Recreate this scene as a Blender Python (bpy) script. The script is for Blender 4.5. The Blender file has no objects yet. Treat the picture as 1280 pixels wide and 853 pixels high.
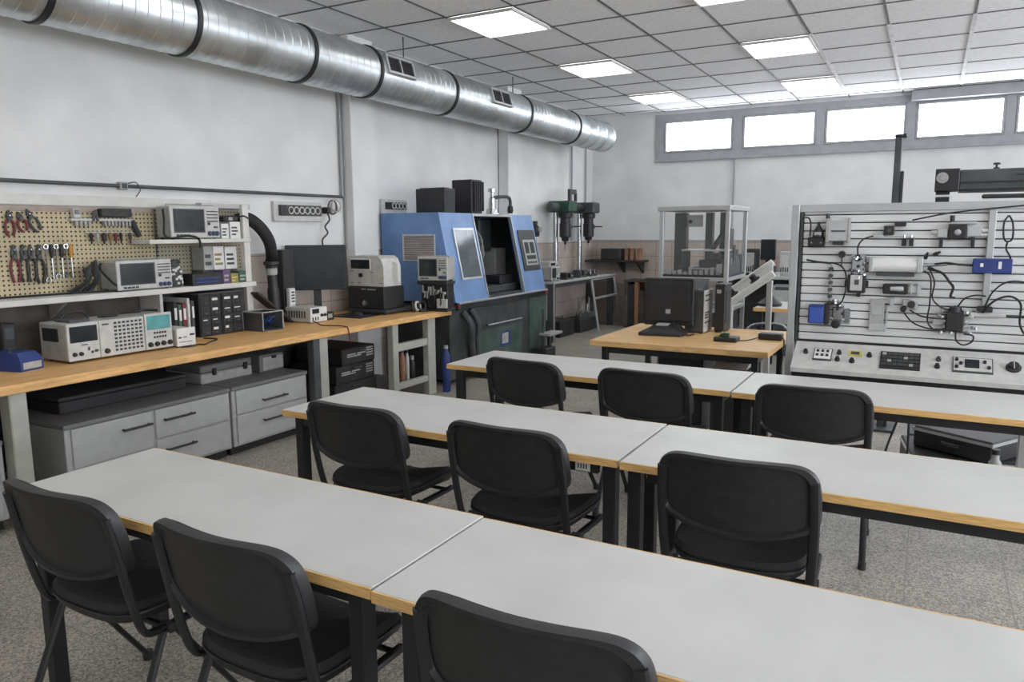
import bpy, math, random
from mathutils import Vector, Matrix
PI = math.pi
random.seed(7)
SC = bpy.context.scene
COL = SC.collection

# ------------------------------------------------------------------ materials
def srgb(r, g, b):
    f = lambda c: (c/255/12.92) if c/255 <= .04045 else ((c/255+.055)/1.055)**2.4
    return (f(r), f(g), f(b), 1)

def mat(name, rgb, rough=.5, metal=0.0, var=.10, scale=8.0, bump=0.0, spec=.5, stretch=None, emit=0.0):
    m = bpy.data.materials.new(name); m.use_nodes = True
    nt = m.node_tree; n = nt.nodes; l = nt.links
    b = n['Principled BSDF']
    b.inputs['Roughness'].default_value = rough
    b.inputs['Metallic'].default_value = metal
    b.inputs['Specular IOR Level'].default_value = spec
    tc = n.new('ShaderNodeTexCoord'); mp = n.new('ShaderNodeMapping')
    l.new(tc.outputs['Object'], mp.inputs['Vector'])
    if stretch: mp.inputs['Scale'].default_value = stretch
    no = n.new('ShaderNodeTexNoise'); no.inputs['Scale'].default_value = scale
    no.inputs['Detail'].default_value = 5
    l.new(mp.outputs['Vector'], no.inputs['Vector'])
    rp = n.new('ShaderNodeValToRGB')
    c = srgb(*rgb)
    lo = tuple(x*(1-var*1.6) for x in c[:3])+(1,); hi = tuple(min(1, x*(1+var*1.6)) for x in c[:3])+(1,)
    rp.color_ramp.elements[0].position = .3; rp.color_ramp.elements[1].position = .7
    rp.color_ramp.elements[0].color = lo; rp.color_ramp.elements[1].color = hi
    l.new(no.outputs['Fac'], rp.inputs['Fac'])
    l.new(rp.outputs['Color'], b.inputs['Base Color'])
    if bump:
        bp = n.new('ShaderNodeBump'); bp.inputs['Strength'].default_value = bump
        l.new(no.outputs['Fac'], bp.inputs['Height']); l.new(bp.outputs['Normal'], b.inputs['Normal'])
    if emit:
        l.new(rp.outputs['Color'], b.inputs['Emission Color']); b.inputs['Emission Strength'].default_value = emit
    return m

def emissive(name, rgb, strength):
    m = bpy.data.materials.new(name); m.use_nodes = True
    nt = m.node_tree; n = nt.nodes; l = nt.links
    b = n['Principled BSDF']; b.inputs['Base Color'].default_value = (.8, .8, .8, 1)
    tc = n.new('ShaderNodeTexCoord'); no = n.new('ShaderNodeTexNoise'); no.inputs['Scale'].default_value = 22
    l.new(tc.outputs['Object'], no.inputs['Vector'])
    rp = n.new('ShaderNodeValToRGB'); c = srgb(*rgb)
    rp.color_ramp.elements[0].color = tuple(x*.85 for x in c[:3])+(1,); rp.color_ramp.elements[1].color = c
    l.new(no.outputs['Fac'], rp.inputs['Fac']); l.new(rp.outputs['Color'], b.inputs['Emission Color'])
    b.inputs['Emission Strength'].default_value = strength
    return m

def grid_mat(name, axes, size, base, line, lw, rough=.5, var=.08, offs=(0, 0), scale=6., dots=False, speck=0.0):
    """square joints (or round holes) repeated over two object axes; base colour mottled by noise"""
    m = mat(name, base, rough, var=var, scale=scale)
    nt = m.node_tree; n = nt.nodes; l = nt.links
    b = n['Principled BSDF']; col = b.inputs['Base Color'].links[0].from_socket
    tc = n.new('ShaderNodeTexCoord'); sp = n.new('ShaderNodeSeparateXYZ'); l.new(tc.outputs['Object'], sp.inputs[0])
    def math_(op, a, v=None):
        q = n.new('ShaderNodeMath'); q.operation = op
        if hasattr(a, 'is_linked'): l.new(a, q.inputs[0])
        else: q.inputs[0].default_value = a
        if v is not None:
            if hasattr(v, 'is_linked'): l.new(v, q.inputs[1])
            else: q.inputs[1].default_value = v
        return q.outputs[0]
    ds = []
    for ax, s, o in zip(axes, size, offs):
        t = math_('ADD', sp.outputs[ax], o+1000*s)
        t = math_('DIVIDE', t, s); t = math_('FRACT', t); t = math_('SUBTRACT', t, .5); t = math_('ABSOLUTE', t)
        ds.append(math_('MULTIPLY', t, s))
    if dots:
        d = math_('ADD', math_('MULTIPLY', ds[0], ds[0]), math_('MULTIPLY', ds[1], ds[1]))
        f = math_('LESS_THAN', d, lw*lw)
    else:
        f = math_('MAXIMUM', math_('GREATER_THAN', ds[0], size[0]/2-lw), math_('GREATER_THAN', ds[1], size[1]/2-lw))
    if speck:
        v = n.new('ShaderNodeTexVoronoi'); v.inputs['Scale'].default_value = 150
        l.new(tc.outputs['Object'], v.inputs['Vector'])
        hs = n.new('ShaderNodeMix'); hs.data_type = 'RGBA'; hs.blend_type = 'MULTIPLY'
        rr = n.new('ShaderNodeValToRGB')
        rr.color_ramp.elements[0].color = (1-speck,)*3+(1,); rr.color_ramp.elements[1].color = (1+speck*.6,)*3+(1,)
        se = n.new('ShaderNodeSeparateColor'); l.new(v.outputs['Color'], se.inputs[0]); l.new(se.outputs[0], rr.inputs['Fac'])
        hs.inputs[0].default_value = 1; l.new(col, hs.inputs[6]); l.new(rr.outputs['Color'], hs.inputs[7]); col = hs.outputs[2]
    mx = n.new('ShaderNodeMix'); mx.data_type = 'RGBA'
    l.new(f, mx.inputs[0]); l.new(col, mx.inputs[6]); mx.inputs[7].default_value = srgb(*line)
    l.new(mx.outputs[2], b.inputs['Base Color'])
    return m

M = dict(
    wall=mat('wall plaster', (223, 223, 221), .9, var=.05, scale=2.2, bump=.03),
    ceiling=mat('ceiling tile', (238, 238, 238), .95, var=.05, scale=40),
    tbar=mat('ceiling bar', (96, 96, 96), .6), tbar_light=mat('white ceiling bar', (215, 215, 215), .6),
    trim=mat('white trim', (214, 212, 206), .6, var=.05),
    greytrim=mat('grey trim', (158, 160, 162), .6, var=.05),
    beige=mat('beige strip', (172, 158, 146), .7, var=.08),
    laminate=mat('grey white laminate', (200, 200, 196), .42, var=.05, scale=3.0),
    woodedge=mat('beech edge', (228, 184, 118), .5, var=.18, scale=9, stretch=(2, 30, 60)),
    bench=mat('beech worktop', (222, 174, 112), .5, var=.15, scale=6, stretch=(16, 1.3, 8)),
    desk=mat('beech desk', (214, 174, 118), .5, var=.14, scale=6, stretch=(1.5, 14, 10)),
    black=mat('black plastic', (42, 42, 43), .45, var=.14, scale=30, bump=.04),
    seat=mat('black upholstery', (40, 40, 41), .75, var=.2, scale=120, bump=.08),
    blackmetal=mat('black steel', (36, 37, 39), .4, var=.12, scale=15),
    dark=mat('dark panel', (50, 51, 52), .7, var=.2, scale=5),
    gun=mat('dark grey steel', (74, 77, 78), .55, .1, var=.2, scale=6),
    grey=mat('grey steel', (178, 179, 177), .5, var=.08, scale=10),
    cabinet=mat('cabinet grey', (176, 177, 175), .5, var=.035, scale=14),
    cabtop=mat('cabinet dark grey', (118, 119, 119), .5, var=.05, scale=14),
    leg=mat('bench leg grey', (170, 170, 160), .5, var=.08, scale=7),
    light=mat('instrument white', (196, 196, 191), .5, var=.06, scale=20),
    offwhite=mat('instrument grey', (168, 168, 163), .5, var=.08, scale=20),
    screen=mat('dark screen', (40, 46, 48), .18, var=.15, scale=12),
    teal=mat('teal display', (84, 148, 150), .3, var=.12, scale=15, emit=.15),
    key=mat('dark key', (58, 60, 62), .5), knob=mat('black knob', (34, 35, 38), .4), knobblue=mat('blue grey knob', (66, 78, 104), .4),
    blue=mat('machine blue', (112, 146, 194), .42, var=.08, scale=4),
    navy=mat('navy blue', (44, 62, 122), .45, var=.1, scale=10),
    green=mat('machine green', (44, 84, 66), .45, var=.15, scale=8),
    greydark=mat('machine base', (62, 66, 66), .6, var=.25, scale=5),
    greenish=mat('grey green panel', (70, 88, 82), .6, var=.2, scale=5),
    chrome=mat('bright steel', (190, 192, 194), .22, 1, var=.06),
    alu=mat('aluminium', (196, 198, 198), .38, .55, var=.05, scale=6),
    alup=mat('aluminium slat', (222, 222, 221), .45, .12, var=.06, scale=5, stretch=(1, 30, 30)),
    groove=mat('slat groove', (58, 58, 60), .6),
    galv=mat('galvanised duct', (204, 209, 211), .36, .9, var=.16, scale=3.5),
    galvd=mat('duct joint', (60, 62, 64), .45, .7),
    rubber=mat('black hose', (50, 50, 52), .5, var=.15), cable=mat('black cable', (28, 28, 30), .5),
    white=mat('white paper', (226, 226, 222), .7, var=.03),
    red=mat('dark red grip', (112, 44, 52), .5), orange=mat('orange plastic', (206, 150, 60), .5),
    yellow=mat('yellow label', (212, 196, 96), .5), purple=mat('violet box', (104, 80, 120), .6),
    olive=mat('olive box', (150, 136, 84), .6), teald=mat('green box', (60, 96, 84), .6), tan=mat('tan wood', (150, 112, 84), .6, var=.2),
    brown=mat('dark board', (84, 78, 72), .7, var=.25),
    glass=None,
)
g = mat('clear pane', (235, 240, 240), .05, var=.01)
g.node_tree.nodes['Principled BSDF'].inputs['Alpha'].default_value = .05
g.node_tree.nodes['Principled BSDF'].inputs['Specular IOR Level'].default_value = .2
M['glass'] = g
g = mat('smoked pane', (96, 104, 110), .1, var=.25, scale=5)
g.node_tree.nodes['Principled BSDF'].inputs['Alpha'].default_value = .75
M['smoke'] = g
M['peg'] = grid_mat('pegboard', (1, 2), (.030, .030), (194, 180, 146), (54, 47, 40), .0066, .7, dots=True)
M['peg2'] = grid_mat('grey pegboard', (1, 2), (.030, .030), (164, 156, 138), (58, 54, 48), .0062, .7, dots=True)
M['tile_l'] = grid_mat('wall tiles side', (1, 2), (.26, .23), (186, 174, 164), (136, 126, 118), .004, .4, offs=(0, .01), scale=5)
M['tile_b'] = grid_mat('wall tiles back', (0, 2), (.26, .23), (186, 172, 160), (136, 126, 118), .004, .4, offs=(0, .01), scale=5)
M['floor'] = grid_mat('terrazzo floor', (0, 1), (.4, .4), (166, 160, 149), (128, 123, 115), .002, .45, speck=.6, scale=3)
M['lamp'] = emissive('light diffuser', (255, 255, 255), 4.0)
M['sky'] = emissive('bright sky pane', (240, 245, 255), 9.0)

# ------------------------------------------------------------------ geometry
class MB:
    def __init__(s): s.v = []; s.f = []; s.T = None
    def add(s, vs, fs):
        o = len(s.v)
        for p in vs:
            p = Vector(p)
            s.v.append(s.T @ p if s.T is not None else p)
        s.f += [[i+o for i in f] for f in fs]
        return s
    def box(s, x0, x1, y0, y1, z0, z1, b=0.0):
        if x0 > x1: x0, x1 = x1, x0
        if y0 > y1: y0, y1 = y1, y0
        if z0 > z1: z0, z1 = z1, z0
        b = min(b, .45*min(x1-x0, y1-y0, z1-z0))
        if b <= 0:
            v = [(x, y, z) for z in (z0, z1) for y in (y0, y1) for x in (x0, x1)]
            return s.add(v, [(0, 2, 3, 1), (4, 5, 7, 6), (0, 1, 5, 4), (2, 6, 7, 3), (0, 4, 6, 2), (1, 3, 7, 5)])
        # chamfered box: every corner becomes three points
        vs = []; idx = {}
        X = (x0, x1); Y = (y0, y1); Z = (z0, z1)
        for i in (0, 1):
            for j in (0, 1):
                for k in (0, 1):
                    sx, sy, sz = (1, -1)[i], (1, -1)[j], (1, -1)[k]
                    for a in range(3):
                        p = [X[i]+sx*b, Y[j]+sy*b, Z[k]+sz*b]
                        p[a] = (X[i], Y[j], Z[k])[a]
                        idx[i, j, k, a] = len(vs); vs.append(tuple(p))
        fs = []
        for a in range(3):
            for e in (0, 1):
                q = []
                for (m_, n_) in ((0, 0), (1, 0), (1, 1), (0, 1)):
                    c = [0, 0, 0]; c[a] = e; c[(a+1) % 3] = m_; c[(a+2) % 3] = n_
                    q.append(idx[c[0], c[1], c[2], a])
                fs.append(q if e else q[::-1])
        for a in range(3):
            b1, b2 = (a+1) % 3, (a+2) % 3
            for m_ in (0, 1):
                for n_ in (0, 1):
                    c0 = [0, 0, 0]; c0[b1] = m_; c0[b2] = n_
                    c1 = list(c0); c1[a] = 1
                    q = [idx[c0[0], c0[1], c0[2], b1], idx[c1[0], c1[1], c1[2], b1], idx[c1[0], c1[1], c1[2], b2], idx[c0[0], c0[1], c0[2], b2]]
                    fs.append(q if (m_ != n_) else q[::-1])
        for i in (0, 1):
            for j in (0, 1):
                for k in (0, 1):
                    q = [idx[i, j, k, 0], idx[i, j, k, 1], idx[i, j, k, 2]]
                    fs.append(q if (i+j+k) % 2 else q[::-1])
        return s.add(vs, fs)
    def rings(s, loops, c0=True, c1=True):
        n = len(loops[0]); vs = [p for L in loops for p in L]; fs = []
        for r in range(len(loops)-1):
            for i in range(n):
                j = (i+1) % n
                fs.append((r*n+i, r*n+j, (r+1)*n+j, (r+1)*n+i))
        if c0: fs.append(tuple(range(n))[::-1])
        if c1: fs.append(tuple((len(loops)-1)*n+i for i in range(n)))
        return s.add(vs, fs)
    def tube(s, pts, r, n=10, r2=None):
        pts = [Vector(p) for p in pts]; L = []; up = None
        for i, p in enumerate(pts):
            t = ((pts[min(i+1, len(pts)-1)]-p).normalized()+(p-pts[max(i-1, 0)]).normalized())
            t = t.normalized() if t.length > 1e-6 else (pts[-1]-pts[0]).normalized()
            if up is None: up = Vector((0, 0, 1)) if abs(t.z) < .9 else Vector((0, 1, 0))
            a = (up-t*up.dot(t)).normalized(); up = a; b = t.cross(a)
            rr = r if r2 is None else r+(r2-r)*i/max(1, len(pts)-1)
            ra, rb = rr if isinstance(rr, tuple) else (rr, rr)
            L.append([p+a*ra*math.cos(2*PI*k/n)+b*rb*math.sin(2*PI*k/n) for k in range(n)])
        return s.rings(L)
    def cyl(s, p0, p1, r, n=16, r2=None): return s.tube([p0, p1], r, n, r2)
    def lathe(s, base, axis, prof, n=20):
        """prof: (distance along axis, radius)"""
        base = Vector(base); ax = Vector(axis).normalized()
        a = ax.orthogonal().normalized(); b = ax.cross(a); L = []
        for d, r in prof:
            L.append([base+ax*d+a*r*math.cos(2*PI*k/n)+b*r*math.sin(2*PI*k/n) for k in range(n)])
        return s.rings(L)
    def prism(s, poly, ax, a, b):
        """poly in the two axes other than ax (in order), extruded from a to b"""
        def P(p, t):
            q = list(p); q.insert(ax, t); return tuple(q)
        return s.rings([[P(p, a) for p in poly], [P(p, b) for p in poly]])
    def torus(s, c, axis, R, r, n=20, m=8):
        c = Vector(c); ax = Vector(axis).normalized(); a = ax.orthogonal().normalized(); b = ax.cross(a); vs = []; fs = []
        for i in range(n):
            d = a*math.cos(2*PI*i/n)+b*math.sin(2*PI*i/n)
            for j in range(m):
                vs.append(c+d*(R+r*math.cos(2*PI*j/m))+ax*r*math.sin(2*PI*j/m))
        for i in range(n):
            for j in range(m):
                fs.append((i*m+j, ((i+1) % n)*m+j, ((i+1) % n)*m+(j+1) % m, i*m+(j+1) % m))
        return s.add(vs, fs)
    def build(s, name, m, parent=None, label=None):
        off = Vector((0, 0, 0)); p = parent
        while p is not None: off += p.location; p = p.parent
        me = bpy.data.meshes.new(name)
        me.from_pydata([tuple(q-off) for q in s.v], [], s.f)
        me.materials.append(m)
        for poly in me.polygons: poly.use_smooth = True
        me.validate(); me.update()
        import bmesh
        bm = bmesh.new(); bm.from_mesh(me); bmesh.ops.recalc_face_normals(bm, faces=bm.faces); bm.to_mesh(me); bm.free()
        me.set_sharp_from_angle(angle=.6)
        o = bpy.data.objects.new(name, me); COL.objects.link(o)
        if parent is not None: o.parent = parent
        if label: o['label'] = label
        return o

def each(mb, name, m, parent):
    """every loose piece of mb becomes a part of its own"""
    par = list(range(len(mb.v)))
    def find(i):
        while par[i] != i: par[i] = par[par[i]]; i = par[i]
        return i
    for f in mb.f:
        for i in f[1:]: par[find(i)] = find(f[0])
    gr = {}
    for f in mb.f: gr.setdefault(find(f[0]), []).append(f)
    for fs in gr.values():
        ids = sorted({i for f in fs for i in f}); mp = {i: n for n, i in enumerate(ids)}
        q = MB(); q.v = [mb.v[i] for i in ids]; q.f = [[mp[i] for i in f] for f in fs]; q.build(name, m, parent)
def box(*a, **k): return MB().box(*a, **k)
def tag(o, label, cat, group=None):
    o['label'] = label; o['category'] = cat
    if group: o['group'] = group
    return o
def thing(name, label, cat, loc=(0, 0, 0), group=None):
    o = bpy.data.objects.new(name, None); COL.objects.link(o); o.empty_display_size = .1
    o.location = loc
    return tag(o, label, cat, group)
def single(name, label, cat, mb, m, loc=(0, 0, 0), group=None):
    """a thing that is one mesh, its origin at its base"""
    for i, p in enumerate(mb.v): mb.v[i] = p-Vector(loc)
    o = mb.build(name, m); o.location = loc
    return tag(o, label, cat, group)
def struct(name, mb, m, parent=None):
    o = mb.build(name, m, parent)
    if parent is None: o['kind'] = 'structure'
    return o
def dup(root, loc, rotz, label, group=None):
    r = root.copy(); COL.objects.link(r); r.location = loc; r.rotation_euler = (0, 0, rotz); r['label'] = label
    if group: r['group'] = group
    for ch in list(root.children):
        c = ch.copy(); COL.objects.link(c); c.parent = r
        for gc in list(ch.children):
            d = gc.copy(); COL.objects.link(d); d.parent = c
    return r
def rotz(cx, cy, a): return Matrix.Translation((cx, cy, 0)) @ Matrix.Rotation(a, 4, 'Z')
def smooth_closed(pts, k=4):
    n = len(pts); out = []
    for i in range(n):
        p0, p1, p2, p3 = (Vector(pts[(i+d) % n]) for d in (-1, 0, 1, 2))
        for j in range(k):
            t = j/k
            out.append(.5*((2*p1)+(p2-p0)*t+(2*p0-5*p1+4*p2-p3)*t*t+(3*p1-p0-3*p2+p3)*t**3))
    return out
def smooth_open(pts, k=5):
    pts = [Vector(p) for p in pts]; out = []
    for i in range(len(pts)-1):
        p0, p1, p2, p3 = pts[max(i-1, 0)], pts[i], pts[i+1], pts[min(i+2, len(pts)-1)]
        for j in range(k):
            t = j/k
            out.append(.5*((2*p1)+(p2-p0)*t+(2*p0-5*p1+4*p2-p3)*t*t+(3*p1-p0-3*p2+p3)*t**3))
    return out+[pts[-1]]
def cable(name, label, pts, r=.004, m='cable', cat='cable', parent=None, k=6, group=None):
    mb = MB().tube(smooth_open(pts, k), r, 7)
    if parent is not None: return mb.build(name, M[m], parent)
    return single(name, label, cat, mb, M[m], pts[0], group)

# ------------------------------------------------------------------ camera
f_px, yaw, pit, rol = 935.956, .506834802, -.147631792, -.00611094508
cy_, sy_ = math.cos(yaw), math.sin(yaw); cp_, sp_ = math.cos(pit), math.sin(pit)
fw = Vector((-sy_*cp_, cy_*cp_, sp_)); r0 = Vector((cy_, sy_, 0)); u0 = r0.cross(fw)
r_ = r0*math.cos(rol)+u0*math.sin(rol); u_ = u0*math.cos(rol)-r0*math.sin(rol)
cam = bpy.data.cameras.new('camera'); co = bpy.data.objects.new('camera', cam); COL.objects.link(co)
cam.sensor_width = 36; cam.sensor_fit = 'HORIZONTAL'; cam.lens = f_px/1280*36; cam.clip_start = .02
mw = Matrix((r_, u_, -fw)).transposed().to_4x4(); mw.translation = (0, 0, 1.58)
co.matrix_world = mw
SC.camera = co
SC.view_settings.view_transform = 'Standard'; SC.view_settings.look = 'None'
SC.view_settings.gamma = 1; SC.view_settings.use_curve_mapping = False
SC.view_settings.exposure = 0.2
SC.cycles.use_denoising = True
SC.cycles.max_bounces = 8; SC.cycles.diffuse_bounces = 5

# ------------------------------------------------------------------ room
W, D, H, R, F = -5.04, 11.89, 3.41, 4.4, -2.6
struct('floor', box(W-.2, R+.2, F-.2, D+.2, -.1, 0), M['floor'])
struct('ceiling', box(W-.2, R+.2, F-.2, D+.2, H, H+.1), M['ceiling'])
struct('wall_left', box(W-.2, W, F-.2, D+.2, 0, H), M['wall'])
bw = MB()
wins = [(-3.80, -2.735), (-2.585, -1.555), (-1.43, -.40), (-.28, .74), (.86, 1.88), (2.0, 3.0)]
bw.box(W, R, D, D+.2, 0, 2.77); bw.box(W, R, D, D+.2, 3.255, H)
ed = [W]+[e for w in wins for e in w]+[R]
for i in range(0, len(ed), 2): bw.box(ed[i], ed[i+1], D, D+.2, 2.77, 3.255)
struct('wall_back', bw, M['wall'])
for i, (a, b) in enumerate(wins):
    wd = MB()
    for (p, q, r, s) in ((a, b, 2.77, 2.80), (a, b, 3.225, 3.255), (a, a+.03, 2.80, 3.225), (b-.03, b, 2.80, 3.225)):
        wd.box(p, q, D-.03, D+.04, r, s, .004)
    w = struct('window_%d' % (i+1), wd, M['greytrim'])
    box(a+.03, b-.03, D+.01, D+.02, 2.80, 3.225).build('window_pane', M['sky'], w)
tr = MB()
tr.box(-3.95, 3.2, D-.05, D, 2.63, 2.66, .004); tr.box(-3.95, 3.2, D-.02, D, 2.66, 2.765); tr.box(-3.95, 3.2, D-.02, D, 3.26, 3.36)
for a, b in [(-3.95, -3.805)]+[(wins[i][1]+.005, wins[i+1][0]-.005) for i in range(5)]: tr.box(a, b, D-.025, D, 2.765, 3.26)
struct('trim_1', tr, M['greytrim'])
struct('trim_2', box(-.35, 3.2, D-.16, D-.03, 3.27, 3.40, .006), M['greytrim'])       # blind box over the right windows
struct('wall_front', box(W, R, F-.2, F, 0, H), M['wall'])
wr = MB(); rw = [(-1.6, .6), (1.4, 3.6), (4.6, 6.8), (7.8, 10.0)]
wr.box(R, R+.2, F, D, 0, 1.1); wr.box(R, R+.2, F, D, 2.9, H)
ed = [F]+[e for w in rw for e in w]+[D]
for i in range(0, len(ed), 2): wr.box(R, R+.2, ed[i], ed[i+1], 1.1, 2.9)
struct('wall_right', wr, M['wall'])
for i, (a, b) in enumerate(rw):
    wd = MB()
    for (p, q, r, s) in ((a, b, 1.1, 1.15), (a, b, 2.85, 2.9), (a, a+.05, 1.15, 2.85), (b-.05, b, 1.15, 2.85), ((a+b)/2-.03, (a+b)/2+.03, 1.15, 2.85)):
        wd.box(R-.02, R+.05, p, q, r, s, .004)
    w = struct('window_%d' % (i+7), wd, M['greytrim'])
    box(R+.01, R+.02, a+.05, b-.05, 1.15, 2.85).build('window_pane', M['sky'], w)
# tiled dado on both walls, pilasters, mouldings
struct('trim_3', box(W, W+.012, F, D, 0, 1.39), M['tile_l'])
struct('trim_4', box(W+.012, R, D-.012, D, 0, 1.39), M['tile_b'])
struct('trim_5', box(W+.012, R, D-.018, D, 1.39, 1.402), M['greytrim'])
struct('pillar_1', box(W+.013, W+.13, 5.70, 6.06, 0, H, .006), M['wall'])
struct('pillar_2', box(W+.013, W+.16, 8.72, 9.09, 0, H, .006), M['wall'])
# ceiling grid
gx = [-4.48+.67*i for i in range(14)]; gy = [-2.43+.74*i for i in range(20)]
tb = MB()
for x in gx: tb.box(x-.009, x+.009, F, D, H-.006, H)
for y in gy: tb.box(W, R, y-.009, y+.009, H-.006, H)
struct('trim_6', tb, M['tbar'])
tl = MB()
for x in (-1.13, -.46, .21, .88): tl.box(x-.018, x+.018, 7.9, D-.3, H-.012, H-.006)
struct('trim_7', tl, M['tbar_light'])
def ceiling_light(x, y, label):
    t = thing('ceiling_light', label, 'ceiling light', (x+.335, y+.37, H-.03), 'square ceiling light panels')
    fr = MB()
    for a in ((x+.012, x+.658, y+.012, y+.03), (x+.012, x+.658, y+.71, y+.728), (x+.012, x+.03, y+.03, y+.71), (x+.64, x+.658, y+.03, y+.71)): fr.box(*a, H-.03, H-.007)
    fr.build('frame', M['trim'], t)
    box(x+.03, x+.64, y+.03, y+.71, H-.024, H-.014).build('diffuser', M['lamp'], t)
for x, y, s in ((-3.81, 5.71, 'largest bright square ceiling light, nearest one beside the metal duct'), (-3.81, 7.93, 'middle bright ceiling light of the three along the duct'),
                (-3.81, 10.15, 'farthest bright ceiling light of the three along the duct'), (-1.80, 7.93, 'bright ceiling light above the right windows, nearer of that pair'),
                (-1.80, 10.15, 'bright ceiling light directly before the right windows, farther of that pair'),
                (-3.81, 3.49, 'ceiling light above the workbench, just above the picture'), (-3.81, 1.27, 'ceiling light over the first desk row, left column'),
                (-1.80, 5.71, 'ceiling light over the third desk row, above the picture'), (-1.80, 3.49, 'ceiling light over the second desk row, above the picture'), (-1.80, 1.27, 'ceiling light over the first desk row, middle column'),
                (.21, 5.71, 'ceiling light over the slatted trainer, above the picture'), (.21, 3.49, 'ceiling light over the right end of the second desk row'), (.21, 1.27, 'ceiling light over the right end of the first desk row'),
                (2.22, 3.49, 'ceiling light near the right wall, beyond the picture'), (-1.80, -.95, 'ceiling light behind the viewpoint, middle column'), (-3.81, -.95, 'ceiling light behind the viewpoint, left column')):
    ceiling_light(x, y, s)
# conduits on the walls
struct('trim_8', MB().tube([(W+.03, F, 1.895), (W+.03, 5.66, 1.905)], .013, 10), M['gun'])
pc = MB()
for y, z0, z1 in ((5.66, 1.9, H), (5.70, 1.4, H), (11.0, 1.4, H), (11.55, 1.4, H)): pc.tube([(W+.03, y, z0), (W+.03, y, z1)], .014, 8)
pc.tube([(-2.69, D-.03, 1.41), (-2.69, D-.03, 2.62)], .012, 8)
struct('trim_9', pc, M['greytrim'])
struct('trim_10', box(W, W+.02, F, 4.44, 1.755, 1.825, .003), M['trim'])
struct('trim_11', box(W, W+.015, F, 3.62, 1.715, 1.752, .003), M['beige'])
# ------------------------------------------------------------------ duct
DX, DZ, DR = -4.52, 2.98, .218
t = thing('ventilation_duct', 'large round galvanised metal duct along the top of the left wall', 'duct', (DX, 4, DZ-DR))
def seg(y0, y1, r):
    pr = [(0, r)]; y = y0+.05
    while y < y1-.03:
        pr += [(y-y0-.004, r), (y-y0, r+.004), (y-y0+.004, r)]; y += .085
    pr.append((y1-y0, r))
    return MB().lathe((DX, y0, DZ), (0, 1, 0), pr, 40)
ys = [-2.5, 1.2, 2.6, 3.55, 4.63, 5.44, 6.65, 8.3, 9.75]
for a, b in zip(ys, ys[1:]): seg(a+.012, b-.012, DR).build('duct_section', M['galv'], t)
for y in ys[1:]:
    MB().lathe((DX, y-.02, DZ), (0, 1, 0), [(0, DR), (.004, DR+.012), (.036, DR+.012), (.04, DR)], 40).build('joint_ring', M['galvd'], t)
el = MB()
el.lathe((DX, 9.77, DZ), (0, 1, 0), [(0, DR), (.30, DR), (.31, DR+.008), (.33, DR), (.60, DR), (.61, DR+.008), (.63, DR), (.92, DR), (.93, DR+.008), (.95, DR), (1.22, DR), (1.23, DR+.01), (1.27, DR+.01), (1.28, .001)], 36)
el.build('end_section', M['galv'], t)
for y0, y1 in ((5.50, 5.90), (7.33, 7.75)):
    # grille set on the duct's side that faces the room, a little above its middle
    v = MB(); a = math.radians(16)
    v.T = Matrix.Translation((DX, 0, DZ)) @ Matrix.Rotation(-a, 4, 'Y')
    x = DR-.018
    for p in ((y0, y1, -.085, -.065), (y0, y1, .065, .085), (y0, y0+.02, -.065, .065), (y1-.02, y1, -.065, .065), ((y0+y1)/2-.008, (y0+y1)/2+.008, -.065, .065)): v.box(x, x+.04, *p)
    gr = v.build('vent_grille', M['alu'], t)
    v = MB(); v.T = Matrix.Translation((DX, 0, DZ)) @ Matrix.Rotation(-a, 4, 'Y')
    v.box(x, x+.024, y0+.02, y1-.02, -.065, .065)
    v.build('grille_back', M['black'], gr)
    v = MB(); v.T = Matrix.Translation((DX, 0, DZ)) @ Matrix.Rotation(-a, 4, 'Y')
    for i in range(7): v.box(x+.024, x+.034, y0+.02, y1-.02, -.058+i*.018, -.053+i*.018)
    v.build('vent_slats', M['blackmetal'], gr)
hg = MB()
for y in (.4, 3.0, 5.44+.6, 8.2): hg.tube([(DX, y, DZ+DR), (DX, y, H-.01)], .006, 6)
each(hg, 'hanger_rod', M['gun'], t)

# ------------------------------------------------------------------ long workbench
B = .80
t = thing('workbench', 'long beech topped workbench along the left wall', 'workbench', (-4.5, 3.2, 0))
box(W+.02, -4.10, .2, 6.16, B-.05, B, .004).build('worktop', M['bench'], t)
def bleg(x0, x1, y0, y1, m='leg'): box(x0, x1, y0, y1, 0, B-.05, .006).build('leg', M[m], t)
bleg(-4.24, -4.14, 2.06, 2.15); bleg(-4.99, -4.89, 2.06, 2.15)
bleg(-4.20, -4.13, 4.27, 4.34, 'gun'); bleg(-4.24, -4.14, 4.345, 4.44); bleg(-4.99, -4.89, 4.30, 4.40)
bleg(-4.21, -4.14, 5.27, 5.35); bleg(-4.21, -4.14, 5.81, 5.93); bleg(-4.99, -4.92, 5.81, 5.93); bleg(-4.24, -4.14, .35, .44)
for z0, z1 in ((.49, .56), (.14, .195)): box(-4.20, -4.15, 5.35, 5.81, z0, z1, .004).build('cross_rail', M['leg'], t)
box(-4.98, -4.20, 5.30, 5.86, .12, .14).build('low_shelf', M['cabtop'], t)
box(-4.99, -4.97, 2.2, 5.3, .1, B-.06).build('back_panel', M['dark'], t)

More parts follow.
